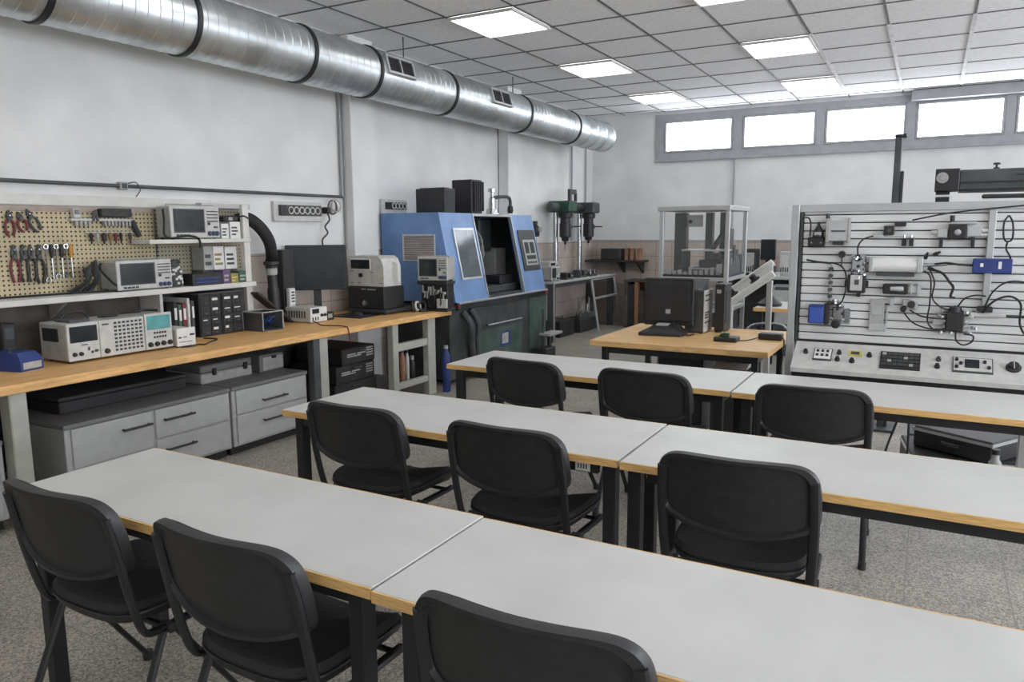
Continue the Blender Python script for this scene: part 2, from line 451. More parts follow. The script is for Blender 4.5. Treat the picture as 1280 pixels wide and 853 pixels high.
# ------------------------------------------------------------------ cabinets under the bench
def handle(y0, y1, z, x, p):
    h = MB().tube([(x, y0, z), (x+.03, y0, z)], .006, 6); h.tube([(x, y1, z), (x+.03, y1, z)], .006, 6); h.tube([(x+.03, y0-.012, z), (x+.03, y1+.012, z)], .008, 8)
    h.build('handle', M['blackmetal'], p)
def cabinet(y0, y1, label, drawers, top=.50):
    t = thing('drawer_cabinet', label, 'cabinet', (-4.5, (y0+y1)/2, 0), 'grey drawer cabinets under the bench')
    X = -4.215
    box(-4.78, X, y0, y1, .065, top-.028, .004).build('body', M['cabinet'], t)
    box(-4.80, X+.02, y0-.012, y1-.002, top-.028, top, .006).build('top', M['cabtop'], t)
    box(-4.76, X-.05, y0+.01, y1-.01, 0, .065).build('plinth', M['black'], t)
    for (a, b, z0, z1, ha, hb, hz) in drawers:
        d = box(X-.01, X+.014, a, b, z0, z1, .004).build('drawer', M['cabinet'], t)
        handle(ha, hb, hz, X+.014, d)
cabinet(2.365, 3.515, 'grey steel cabinet with three drawers under the left end of the bench', [(2.40, 2.905, .235, .468, 2.707, 2.876, .395), (2.40, 2.905, .08, .222, 2.707, 2.876, .17), (2.93, 3.485, .28, .468, 2.99, 3.187, .397), (2.93, 3.485, .08, .268, 2.99, 3.187, .20)])
cabinet(3.535, 4.262, 'grey steel cabinet with two drawers beside the bench leg', [(3.565, 4.245, .295, .468, 3.80, 4.01, .362), (3.565, 4.245, .08, .283, 3.80, 4.01, .211)])
cabinet(1.20, 2.04, 'grey steel cabinet cut off at the left edge of the picture', [(1.23, 2.01, .28, .468, 1.5, 1.72, .38), (1.23, 2.01, .08, .268, 1.5, 1.72, .18)])
t = thing('instrument_case', 'light grey carrying case with black latches on the cabinets', 'case', (-4.66, 3.72, .50))
box(-4.86, -4.46, 3.49, 3.95, .50, .575, .008).build('lower_shell', M['offwhite'], t)
box(-4.86, -4.46, 3.49, 3.95, .577, .635, .010).build('lid', M['cabtop'], t)
k = MB()
for y in (3.60, 3.88): k.box(-4.462, -4.445, y-.015, y+.015, .555, .605, .003)
each(k, 'latch', M['blackmetal'], t)
t = thing('instrument_case', 'grey metal box with a centre clasp on the right cabinet', 'case', (-4.6, 4.2, .50))
b_ = box(-4.76, -4.44, 4.01, 4.25, .50, .635, .006).build('body', M['cabtop'], t)
box(-4.442, -4.43, 4.03, 4.24, .515, .615, .003).build('front_panel', M['offwhite'], t)
box(-4.432, -4.42, 4.12, 4.16, .60, .622, .002).build('clasp', M['blackmetal'], t)
t = thing('storage_box', 'long black box pushed back on the left cabinet', 'box', (-4.66, 2.9, .50))
box(-4.80, -4.48, 2.50, 3.38, .50, .575, .006).build('body', M['black'], t); box(-4.805, -4.475, 2.495, 3.385, .577, .60, .005).build('lid', M['dark'], t)
# black cases stacked below the bench
for (z0, z1, y0, y1, s) in ((0, .28, 4.70, 5.24, 'black equipment case at the bottom of the stack under the bench'), (.281, .43, 4.72, 5.22, 'black case with white label strips in the middle of the stack under the bench'), (.431, .575, 4.80, 5.23, 'black case with white label strips on top of the stack under the bench')):
    t = thing('equipment_case', s, 'case', (-4.6, (y0+y1)/2, z0), 'black cases stacked under the bench')
    box(-4.86, -4.32, y0, y1, z0, z1, .008).build('body', M['black'], t)
    l_ = MB()
    for a, b, z in ((y0+.06, y0+.17, .62), (y0+.19, y0+.30, .62), (y0+.06, y0+.24, .50)): l_.box(-4.322, -4.317, a, b, z0+(z1-z0)*z-.006, z0+(z1-z0)*z+.005)
    for i in range(4): l_.box(-4.322, -4.317, y1-.12, y1-.03, z0+(z1-z0)*.35+i*.022, z0+(z1-z0)*.35+.011+i*.022)
    l_.build('label_strip', M['offwhite'], t)
    MB().tube([(-4.32, y0+.20, z1-.03), (-4.30, y0+.2, z1-.03), (-4.30, y0+.3, z1-.03), (-4.32, y0+.3, z1-.03)], .005, 6).build('handle', M['gun'], t)
for i, (y, h, r, m, s, c) in enumerate(((5.42, .26, .022, 'black', 'black bottle on the low bench shelf, nearest the left post', 'bottle'), (5.49, .30, .02, 'light', 'slim white tube standing on the low bench shelf', 'tube'), (5.57, .36, .03, 'tan', 'tall tan bottle standing on the low bench shelf', 'bottle'), (5.65, .34, .02, 'light', 'tall white tube right of the tan bottle on the low bench shelf', 'tube'), (5.73, .25, .03, 'black', 'black can on the low bench shelf, nearest the right post', 'can'))):
    t = thing('shelf_'+c, s, c, (-4.28, y, .14), 'bottles and tubes on the low bench shelf')
    MB().lathe((-4.28, y, .14), (0, 0, 1), [(0, r*.95), (.004, r), (h*.7, r), (h*.82, r*.55), (h*.85, r*.5)], 14).build('body', M[m], t)
    MB().lathe((-4.28, y, .14+h*.85), (0, 0, 1), [(0, r*.6), (h*.15, r*.6)], 12).build('cap', M['black' if m != 'black' else 'offwhite'], t)

# ------------------------------------------------------------------ pegboard, shelving
single('pegboard', 'large cream perforated pegboard behind the hanging hand tools', 'pegboard', box(W+.013, W+.03, -.6, 3.60, 1.182, 1.715, .002), M['peg'], (W, 1.5, 1.18))
single('pegboard', 'greyish perforated board behind the small wall shelves', 'pegboard', box(W+.013, W+.028, 3.62, 4.46, 1.182, 1.75, .002), M['peg2'], (W, 4.0, 1.18))
single('splashboard', 'dark grey board between the worktop and the long shelf', 'board', box(W+.013, W+.026, -.6, 4.46, B, 1.14, .002), M['brown'], (W, 2.0, B))
t = thing('wall_shelving', 'cream shelving with a long lower shelf and short upper shelf', 'shelf', (W+.15, 3.9, B))
box(W+.03, -4.736, -.6, 4.29, 1.142, 1.18, .004).build('shelf', M['trim'], t, 'long lower cream shelf')
box(W+.03, -4.774, 3.39, 4.30, 1.495, 1.525, .004).build('shelf', M['trim'], t, 'short upper cream shelf')
box(-4.82, -4.785, 4.23, 4.29, B, 1.142, .003).build('post', M['trim'], t); box(-4.82, -4.785, 4.23, 4.29, 1.18, 1.495, .003).build('post', M['trim'], t); box(-4.82, -4.785, 4.23, 4.29, 1.525, 1.79, .003).build('post', M['trim'], t)
box(W+.03, -4.78, 3.44, 3.465, B, 1.142, .003).build('divider', M['trim'], t)
br = MB()
for y in (.4, 1.6, 2.8): br.prism([(W+.03, 1.142), (-4.80, 1.142), (W+.03, 1.02)], 1, y-.008, y+.008)
each(br, 'bracket', M['offwhite'], t)
box(W+.02, W+.09, 3.98, 4.46, 1.76, 1.80, .004).build('lamp_batten', M['light'], t)

# ------------------------------------------------------------------ hanging tools
PX = W+.045
def plier(name, label, y, z, L, m, ang=0, loop=True, grp='hand tools on the pegboard'):
    t = thing(name, label, 'pliers', (PX, y, z-L), grp)
    def P(a, b): return (PX, y+a*math.cos(ang)+b*math.sin(ang), z-b*math.cos(ang)+a*math.sin(ang))
    for s in (-1, 1):
        MB().tube(smooth_open([P(s*.006, L*.34), P(s*.024, L*.5), P(s*.026, L*.75), P(s*.014, L)], 4), .0085, 8).build('grip', M[m], t)
        MB().tube([P(-s*.002, 0), P(s*.012, L*.2), P(s*.006, L*.36)], .008, 8).build('jaw', M['gun'], t)
    MB().cyl((PX-.008, *P(0, L*.33)[1:]), (PX+.012, *P(0, L*.33)[1:]), .013, 10).build('pivot', M['gun'], t)
    MB().cyl((W+.03, *P(0, .03)[1:]), (PX+.012, *P(0, .03)[1:]), .004, 6).build('hook', M['chrome'], t)
plier('pliers', 'pliers with dark red grips hanging highest at the left of the pegboard', 2.598, 1.716, .155, 'red')
plier('pliers', 'pliers with red grips hanging tilted beside the top left pair', 2.655, 1.705, .12, 'red', .25)
plier('pliers', 'grey black pliers hanging tilted, right of the red gripped pairs', 2.705, 1.725, .15, 'gun', .45)
tools = [(2.605, .235, 'red', 'p'), (2.66, .235, 'black', 'p'), (2.705, .235, 'black', 'p'), (2.755, .245, 'black', 'p'), (2.80, .245, 'gun', 'w'), (2.835, .225, 'black', 's'), (2.865, .225, 'gun', 'w'), (2.90, .225, 'black', 's'), (2.93, .225, 'gun', 'w'), (2.962, .22, 'orange', 's')]
names = ['first from the left in the long row of hanging tools', 'second from the left in the long row of hanging tools', 'third from the left in the long row of hanging tools', 'fourth from the left in the long row of hanging tools', 'fifth from the left in the long row of hanging tools', 'sixth from the left in the long row of hanging tools', 'seventh from the left in the long row of hanging tools', 'eighth from the left in the long row of hanging tools', 'ninth from the left in the long row of hanging tools', 'last on the right of the long row of hanging tools']
for (y, L, m, k), nm in zip(tools, names):
    if k == 'p':
        plier('pliers', ('dark red' if m == 'red' else 'black')+' long handled pliers, '+nm, y, 1.505, L, m); continue
    if k == 'w':
        t = thing('spanner', 'steel grey spanner, '+nm, 'spanner', (PX, y, 1.505-L), 'hand tools on the pegboard')
        MB().tube([(PX, y, 1.48), (PX, y, 1.505-L+.03)], (.004, .009), 8).build('shaft', M['chrome'], t)
        MB().torus((PX, y, 1.49), (1, 0, 0), .014, .006, 14, 6).build('ring_end', M['chrome'], t)
        hd = MB()
        for s in (-1, 1): hd.tube([(PX, y, 1.505-L+.035), (PX, y+s*.016, 1.505-L+.018), (PX, y+s*.011, 1.505-L)], .006, 6)
        hd.build('jaw_end', M['chrome'], t)
    else:
        t = thing('screwdriver', ('orange handled' if m == 'orange' else 'black handled')+' screwdriver, '+nm, 'screwdriver', (PX, y, 1.505-L), 'hand tools on the pegboard')
        MB().lathe((PX, y, 1.505), (0, 0, -1), [(0, .006), (.006, .012), (.05, .014), (.075, .011), (.09, .006)], 12).build('handle', M[m], t)
        MB().tube([(PX, y, 1.42), (PX, y, 1.505-L)], .0045, 8).build('blade', M['chrome'], t)
single('tool_rail', 'thin steel rail holding the long row of hand tools', 'rail', box(W+.03, PX-.010, 2.57, 2.99, 1.462, 1.475, .002), M['offwhite'], (PX, 2.78, 1.46), None)
t = thing('tool_holder', 'black and white tool holder bar at the top of the pegboard', 'tool holder', (PX, 3.2, 1.63))
box(W+.03, W+.07, 2.97, 3.42, 1.655, 1.672, .003).build('rail', M['light'], t)
box(W+.035, W+.085, 3.17, 3.40, 1.682, 1.742, .006).build('black_box', M['black'], t)
box(W+.035, W+.075, 2.985, 3.035, 1.675, 1.735, .004).build('white_block', M['light'], t)
box(W+.076, W+.08, 2.992, 3.025, 1.70, 1.728).build('window', M['screen'], t)
k = MB(); 
for i in range(8): k.box(W+.04, W+.07, 3.20+i*.026, 3.215+i*.026, 1.62, 1.655, .003)
for i in range(4): k.box(W+.04, W+.065, 3.0+i*.03, 3.02+i*.03, 1.625, 1.655, .003)
k.build('clips', M['offwhite'], t)
k = MB().tube([(W+.07, 3.12, 1.655), (W+.07, 3.13, 1.72)], .01, 8); k.tube([(W+.07, 3.15, 1.655), (W+.07, 3.14, 1.73)], .01, 8); k.build('stored_bits', M['gun'], t)
t = thing('handheld_gauge', 'black slim handle hanging tilted at the right end of the tool holder', 'tool', (PX, 3.42, 1.55), None)
g_ = MB(); g_.T = Matrix.Translation((W+.06, 3.43, 1.61)) @ Matrix.Rotation(math.radians(24), 4, 'X'); g_.box(-.014, .014, -.018, .018, -.07, .06, .007); g_.build('body', M['black'], t)
MB().cyl((W+.03, 3.405, 1.665), (W+.07, 3.405, 1.665), .005, 8).build('hook', M['chrome'], t)
single('tool_rail', 'short white rail with small tools hanging from it', 'rail', box(W+.03, W+.055, 3.07, 3.42, 1.575, 1.583, .002), M['light'], (W+.04, 3.2, 1.575))
for i, (y, m, r, nm) in enumerate(((3.10, 'black', .012, 'small black tool at the left end of the short rail'), (3.145, 'offwhite', .010, 'small grey tool, second on the short rail'), (3.19, 'black', .016, 'thick black tool, third on the short rail'), (3.235, 'tan', .013, 'pinkish tan tool in the middle of the short rail'), (3.275, 'red', .012, 'small dark red tool right of the middle of the short rail'), (3.315, 'black', .012, 'small black tool, sixth on the short rail'), (3.385, 'brown', .013, 'small brown tool at the right end of the short rail'))):
    t = thing('small_tool', nm, 'tool', (W+.05, y, 1.50), 'small tools on the short rail')
    MB().lathe((W+.062, y, 1.575), (0, 0, -1), [(0, .004), (.008, r), (.045, r*.8), (.05, r*.5), (.075, r*.4)], 10).build('body', M[m], t)
    MB().torus((W+.06, y, 1.579), (0, 1, 0), .008, .002, 10, 5).build('hanging_loop', M['chrome'], t)
# wall fittings above
t = thing('junction_box', 'small wall junction box on the thin pipe above the pegboard', 'junction box', (W+.03, 3.38, 1.87))
box(W, W+.05, 3.35, 3.41, 1.875, 1.93, .004).build('body', M['offwhite'], t); box(W+.05, W+.056, 3.36, 3.40, 1.885, 1.92, .002).build('cover', M['gun'], t)
MB().tube(smooth_open([(W+.04, 3.41, 1.92), (W+.05, 3.47, 1.93), (W+.05, 3.50, 1.88), (W+.04, 3.47, 1.83)], 5), .004, 6).build('wire', M['gun'], t)
def socket_strip(y0, y1, z0, z1, n, label):
    t = thing('socket_strip', label, 'socket strip', (W+.02, (y0+y1)/2, z0), 'wall socket strips')
    box(W+(.001), W+.035, y0, y1, z0, z1, .004).build('back_plate', M['light'], t)
    box(W+.035, W+.045, y0+.05, y1-.012, z0+.05, z1-.03, .003).build('inner_panel', M['gun'], t)
    box(W+.045, W+.055, y0+.06, y0+.13, z0+.055, z1-.035, .002).build('switch', M['black'], t)
    st = (y1-y0-.19)/n
    for i in range(n):
        y = y0+.16+st*(i+.4)
        q_ = MB().lathe((W+.044, y, (z0+z1)/2+.01), (1, 0, 0), [(0, .036), (.006, .036), (.007, .001)], 14).build('socket', M['black'], t); MB().torus((W+.052, y, (z0+z1)/2+.01), (1, 0, 0), .029, .006, 16, 6).build('rim', M['light'], q_)
socket_strip(4.77, 5.36, 1.665, 1.84, 6, 'wide wall socket strip above the black monitor')
socket_strip(6.25, 6.68, 1.75, 1.905, 4, 'small wall socket strip partly behind the blue machine')
t = thing('plug_and_cable', 'plug with a coiled white and black cable hanging above the monitor', 'cable', (W+.06, 5.45, 1.47))
MB().torus((W+.07, 5.47, 1.80), (1, .1, 0), .065, .007, 22, 6).build('coil', M['gun'], t); MB().torus((W+.085, 5.50, 1.815), (1, -.2, .1), .055, .007, 22, 6).build('coil', M['offwhite'], t)
box(W+.005, W+.09, 5.385, 5.43, 1.74, 1.80, .008).build('plug', M['black'], t)
MB().tube(smooth_open([(W+.06, 5.41, 1.74), (W+.07, 5.42, 1.68), (W+.05, 5.38, 1.62), (W+.07, 5.39, 1.56), (W+.05, 5.34, 1.5), (W+.06, 5.33, 1.42), (W+.06, 5.33, 1.2)], 6), .008, 7).build('hanging_cord', M['black'], t)
single('wall_cover', 'pale triangular cable cover on the wall beside the pillar', 'cover', MB().prism([(5.50, 1.84), (5.62, 1.80), (5.62, 1.75), (5.48, 1.75)], 0, W, W+.05), M['trim'], (W, 5.55, 1.75))
# ------------------------------------------------------------------ bench instruments
def fknob(y, z, x, r, p, m='knob', d=.018, name='knob'):
    return MB().lathe((x, y, z), (1, 0, 0), [(0, r), (d*.3, r), (d*.35, r*.85), (d*.9, r*.8), (d, r*.7)], 14).build(name, M[m], p)
def fbuttons(cells, x, p, m='key', name='button_block', d=.006):
    k = MB()
    for (y0, y1, z0, z1) in cells: k.box(x, x+d, y0, y1, z0, z1, .001)
    return k.build(name, M[m], p)
def fgrid(y0, y1, z0, z1, ny, nz, fy=.6, fz=.6):
    sy, sz = (y1-y0)/ny, (z1-z0)/nz
    return [(y0+sy*(i+.5-fy/2), y0+sy*(i+.5+fy/2), z0+sz*(j+.5-fz/2), z0+sz*(j+.5+fz/2)) for i in range(ny) for j in range(nz)]
def oscilloscope(label, X, y0, y1, z0, z1, dep, split=.68, loc=None, T=None):
    """front facing +x"""
    w, h = y1-y0, z1-z0
    t = thing('oscilloscope', label, 'oscilloscope', loc or (X-dep/2, (y0+y1)/2, z0))
    parts = []
    def bb(mb, n, m, p=t):
        if T is not None: mb.v = [T @ v for v in mb.v]
        o = mb.build(n, M[m], p); parts.append(o); return o
    bb(box(X-dep, X-.012, y0+.006, y1-.006, z0+.012, z1, .010), 'body', 'offwhite')
    bb(box(X-.012, X, y0, y1, z0+.008, z1+.004, .006), 'front_bezel', 'light')
    bb(box(X, X+.004, y0+w*.055, y0+w*split, z0+h*.20, z1-h*.08, .003), 'screen_frame', 'gun')
    bb(box(X+.004, X+.007, y0+w*.08, y0+w*(split-.03), z0+h*.24, z1-h*.12, .002), 'screen', 'screen')
    ya, yb = y0+w*(split+.05), y1-w*.04
    def cells(c, n, m):
        k = MB()
        for (a, b, c_, d_) in c: k.box(X, X+.006, a, b, c_, d_, .001)
        bb(k, n, m)
    cells([(ya, yb, z1-h*(.16+.10*i), z1-h*(.13+.10*i)) for i in range(4)]+[(ya+w*.01, ya+w*.06, z0+h*.43, z0+h*.52), (yb-w*.10, yb-w*.02, z0+h*.34, z0+h*.39)], 'button_block', 'key')
    cells([(y0+w*(.10+.07*i), y0+w*(.15+.07*i), z0+h*.09, z0+h*.15) for i in range(4)], 'port_row', 'key')
    for i in range(3):
        bb(MB().lathe((X, ya+(yb-ya)*(i+.5)/3, z0+h*.17), (1, 0, 0), [(0, h*.075), (.008, h*.075), (.009, h*.06), (.02, h*.055)], 14), 'knob', 'knobblue')
    k = MB()
    for a in (y0+.03, y1-.03):
        for b in (X-dep+.03, X-.03): k.cyl((b, a, z0), (b, a, z0+.014), .010, 8)
    if T is not None: k.v = [T @ v for v in k.v]
    each(k, 'foot', M['black'], t)
    hd = MB().tube([(X-.05, y0+.01, z1-.01), (X-.05, y0+.012, z1+.012), (X-.05, y1-.012, z1+.012), (X-.05, y1-.01, z1-.01)], .006, 8)
    bb(hd, 'handle', 'offwhite')
    return t
oscilloscope('grey oscilloscope with cables at its side, on the long lower shelf', -4.755, 3.115, 3.535, 1.18, 1.385, .20)
oscilloscope('white oscilloscope on the short upper shelf', -4.785, 3.575, 4.005, 1.525, 1.765, .17)
cable('probe_cable', 'black probe leads hanging left of the lower shelf oscilloscope', [(-4.90, 3.10, 1.37), (-4.86, 3.07, 1.33), (-4.78, 3.10, 1.24), (-4.77, 3.16, 1.19), (-4.85, 3.0, 1.188), (-4.9, 2.7, 1.188), (-4.92, 2.3, 1.188)], .007)
cable('probe_cable', 'black probe leads draped at the left of the upper shelf oscilloscope', [(-4.84, 3.56, 1.74), (-4.80, 3.535, 1.66), (-4.80, 3.53, 1.56), (-4.785, 3.58, 1.535), (-4.772, 3.70, 1.55), (-4.768, 3.79, 1.53), (-4.762, 3.80, 1.46)], .008)
t = thing('cable_bundle', 'dark bundle of coiled leads beside the lower shelf oscilloscope', 'cables', (-4.9, 3.06, 1.18))
for i in range(6): MB().tube(smooth_open([(-4.93, 3.085-.012*i, 1.39-.01*i), (-4.88, 3.06-.018*i, 1.33), (-4.90+.02*(i % 3), 3.07-.02*i, 1.26), (-4.92, 3.03-.03*i, 1.19)], 5), .010, 7).build('lead', M['black' if i % 3 else 'gun'], t)
# carton boxes
def carton(label, x0, x1, y0, y1, z0, z1, m, printm='gun', name='carton_box', grp=None, n=3):
    t = thing(name, label, 'box', ((x0+x1)/2, (y0+y1)/2, z0), grp)
    box(x0, x1, y0, y1, z0, z1, .003).build('body', M[m], t)
    k = MB(); h = z1-z0; w = y1-y0
    for i in range(n): k.box(x1, x1+.002, y0+w*.12, y0+w*random.uniform(.5, .88), z0+h*(.2+.6*i/n), z0+h*(.2+.6*i/n+.3/n))
    k.build('print', M[printm], t)
    return t
carton('small white box beside the upper shelf oscilloscope, narrower one', -4.93, -4.80, 4.03, 4.10, 1.525, 1.64, 'white')
carton('white printed box at the right end of the upper shelf', -4.93, -4.80, 4.115, 4.215, 1.525, 1.655, 'white')
t = thing('charger', 'dark device lying on the white boxes of the upper shelf', 'device', (-4.86, 4.12, 1.655))
box(-4.91, -4.80, 4.06, 4.20, 1.656, 1.70, .010).build('body', M['black'], t); box(-4.80, -4.794, 4.10, 4.14, 1.665, 1.69, .002).build('front_label', M['offwhite'], t)
MB().tube(smooth_open([(-4.82, 4.20, 1.685), (-4.78, 4.24, 1.70), (-4.77, 4.30, 1.66), (-4.79, 4.34, 1.60)], 5), .006, 6).build('lead', M['cable'], t)
t = thing('storage_jar', 'dark jar full of small parts beside the oscilloscope on the lower shelf', 'jar', (-4.85, 3.61, 1.18))
MB().lathe((-4.85, 3.61, 1.18), (0, 0, 1), [(0, .055), (.01, .06), (.15, .058), (.16, .05), (.172, .05)], 20).build('body', M['gun'], t)
MB().lathe((-4.85, 3.61, 1.352), (0, 0, 1), [(0, .058), (.022, .058), (.024, .05)], 20).build('lid', M['black'], t)
k = MB()
for i in range(26):
    a = random.uniform(-1.2, 1.0); z = random.uniform(1.20, 1.33); c = (-4.85+.060*math.cos(a), 3.61+.060*math.sin(a), z)
    k.box(c[0]-.006, c[0]+.006, c[1]-.009, c[1]+.009, z-.008, z+.008, .002)
k.build('parts_inside', M['white'], t)
carton('grey white box, leftmost of the three standing on the lower shelf', -5.0, -4.86, 3.90, 3.985, 1.285, 1.47, 'offwhite', n=2)
carton('white printed box, middle of the three standing at the back of the lower shelf', -5.0, -4.86, 3.99, 4.09, 1.285, 1.465, 'white', 'olive')
carton('white printed box, rightmost of the three standing at the back of the lower shelf', -5.0, -4.86, 4.10, 4.215, 1.285, 1.46, 'white')
single('board_riser', 'grey riser block carrying the white boxes on the lower shelf', 'board', box(-5.0, -4.87, 3.89, 4.22, 1.18, 1.283, .003), M['brown'], (-4.93, 4.05, 1.18))
carton('flat black and violet box lying on the lower shelf', -4.86, -4.75, 3.70, 3.98, 1.18, 1.27, 'black', 'navy', n=2)
carton('small violet box on the lower shelf', -4.86, -4.76, 3.985, 4.055, 1.18, 1.285, 'purple', 'offwhite', n=2)
carton('small olive box on the lower shelf, between violet and green', -4.86, -4.76, 4.06, 4.135, 1.18, 1.255, 'olive', 'yellow', n=2)
carton('small green box at the right end of the lower shelf', -4.86, -4.76, 4.14, 4.21, 1.18, 1.27, 'teald', 'offwhite', n=2)
# rack instrument in three modules
t = thing('test_instrument', 'long grey rack instrument with rows of keys and a teal display', 'test instrument', (-4.58, 2.9, B))
x = -4.435
box(-4.72, x-.012, 2.56, 3.265, B+.015, 1.04, .006).build('body', M['offwhite'], t)
for y in (2.60, 3.22):
    k = MB().cyl((-4.68, y, B), (-4.68, y, B+.016), .014, 8); k.cyl((-4.48, y, B), (-4.48, y, B+.016), .014, 8); each(k, 'foot', M['black'], t)
box(-4.68, -4.52, 2.552, 2.56, .93, 1.01, .004).build('side_grip', M['black'], t)
p1 = box(x-.012, x, 2.56, 2.757, B+.015, 1.04, .003).build('scope_module', M['light'], t)
box(x, x+.004, 2.575, 2.745, .925, 1.022, .002).build('screen', M['screen'], p1)
for i in range(2): fknob(2.595+.04*i, .855, x, .013, p1)
fbuttons([(2.68, 2.69, .87, .89), (2.70, 2.712, .85, .865), (2.722, 2.742, .855, .87), (2.64, 2.68, .905, .91)], x, p1)
p2 = box(x-.012, x, 2.76, 3.062, B+.015, 1.04, .003).build('key_module', M['light'], t)
fbuttons(fgrid(2.85, 3.05, .835, 1.03, 7, 8, .55, .5), x, p2, name='key_block')
fknob(2.80, .85, x, .017, p2); fbuttons([(2.78, 2.82, 1.012, 1.02)], x, p2, name='nameplate')
p3 = box(x-.012, x+.004, 3.065, 3.265, B+.015, 1.05, .003).build('display_module', M['light'], t)
box(x+.004, x+.008, 3.08, 3.25, .945, 1.035, .002).build('display', M['teal'], p3, 'teal lit display')
fbuttons(fgrid(3.12, 3.22, .88, .935, 5, 2, .6, .45), x+.004, p3)
for i in range(4): fknob(3.095+.048*i, .848, x+.004, .017, p3)
box(-4.66, -4.50, 2.62, 2.75, 1.04, 1.055, .004).build('top_plate', M['gun'], t)
MB().tube(smooth_open([(-4.6, 2.62, 1.045), (-4.6, 2.66, 1.085), (-4.6, 2.76, 1.088), (-4.6, 2.80, 1.045)], 5), .008, 8).build('carry_handle', M['black'], t)
cable('cable', 'loose black cables lying on top of the grey rack instrument', [(-4.60, 2.86, 1.05), (-4.56, 2.95, 1.052), (-4.62, 3.02, 1.055), (-4.55, 3.10, 1.06), (-4.6, 3.18, 1.06), (-4.55, 3.25, 1.056)], .009)
t = thing('power_supply', 'small white power supply right of the grey rack instrument', 'power supply', (-4.52, 3.36, B))
box(-4.66, -4.42, 3.285, 3.43, B+.008, .925, .005).build('body', M['light'], t); box(-4.42, -4.414, 3.285, 3.43, B+.008, .93, .002).build('front_panel', M['white'], t)
fbuttons([(3.295, 3.315, .862, .872), (3.33, 3.36, .866, .871), (3.385, 3.42, .875, .888), (3.30, 3.40, .835, .838)], -4.414, t)
k = MB()
for y in (3.30, 3.41):
    for xx in (-4.64, -4.44): k.cyl((xx, y, B), (xx, y, B+.009), .008, 8)
each(k, 'foot', M['black'], t)
cable('cable', 'thin red black cable curling on the worktop before the small power supply', [(-4.40, 3.30, B+.005), (-4.37, 3.36, B+.005), (-4.40, 3.44, B+.005), (-4.36, 3.46, B+.005), (-4.42, 3.55, B+.006), (-4.50, 3.68, B+.006), (-4.62, 3.66, B+.006)], .005)
for i, (y, h, w_, m, nm) in enumerate(((3.50, .28, .03, 'black', 'black folder, leftmost in the row of folders under the lower shelf'), (3.538, .26, .03, 'teald', 'dark green folder, second in the row under the lower shelf'), (3.575, .27, .032, 'red', 'dark red folder, third in the row under the lower shelf'), (3.612, .30, .022, 'light', 'white folder in the row under the lower shelf'), (3.647, .28, .026, 'gun', 'dark grey folder, last in the row under the lower shelf'))):
    t = thing('binder', nm, 'folder', (-4.82, y, B), 'folders under the lower shelf')
    box(-4.99, -4.70, y-w_/2, y+w_/2, B, B+h, .004).build('cover', M[m], t); box(-4.70, -4.697, y-w_*.3, y+w_*.3, B+h*.55, B+h*.85).build('spine_label', M['white'], t)
def organiser(y0, y1, label):
    t = thing('drawer_organiser', label, 'drawer organiser', (-4.82, (y0+y1)/2, B), 'black drawer organisers')
    box(-4.96, -4.70, y0, y1, B, 1.115, .004).build('body', M['black'], t)
    box(-4.97, -4.69, y0-.002, y1+.002, 1.115, 1.125, .002).build('top_rim', M['gun'], t)
    nz = 4; h = (1.105-B-.01)/nz
    for j in range(nz):
        for i in range(2):
            a = y0+.008+(y1-y0-.016)/2*i; b = a+(y1-y0-.016)/2-.006
            d = box(-4.70, -4.692, a, b, B+.01+h*j, B+.01+h*(j+1)-.006, .002).build('drawer', M['dark'], t)
            box(-4.692, -4.682, a+.025, b-.025, B+.01+h*j+.012, B+.01+h*j+.022, .002).build('pull', M['gun'], d)
            if random.random() < .75: box(-4.692, -4.690, a+.015, b-.015-random.uniform(0, .03), B+.01+h*(j+.5), B+.01+h*(j+.5)+random.choice((.008, .018))).build('label', M['white'], d)
organiser(3.70, 3.895, 'black small parts drawer organiser, left of the pair on the bench'); organiser(3.90, 4.10, 'black small parts drawer organiser, right of the pair on the bench')
t = thing('wire_box', 'small black open box with wires, beside the drawer organisers', 'box', (-4.63, 4.23, B))
k = MB()
k.box(-4.735, -4.515, 4.13, 4.34, B, B+.01); k.box(-4.735, -4.725, 4.13, 4.34, B+.01, .945); k.box(-4.725, -4.515, 4.33, 4.34, B+.01, .945)
k.box(-4.725, -4.515, 4.13, 4.137, B+.01, .94)
k.build('body', M['gun'], t)
k = MB(); E8 = [(-4.735, 4.13), (-4.515, 4.13), (-4.515, 4.34), (-4.735, 4.34)]
for i in range(4):
    k.tube([(*E8[i], B+.01), (*E8[i], .95)], .005, 6); k.tube([(*E8[i], .95), (*E8[(i+1) % 4], .95)], .005, 6)
k.build('edge_frame', M['offwhite'], t)
k = MB()
for i in range(5): k.tube(smooth_open([(random.uniform(-4.71, -4.54), random.uniform(4.16, 4.31), random.uniform(.82, .92)) for _ in range(5)], 4), .005, 6)
k.build('wires', M['navy'], t)
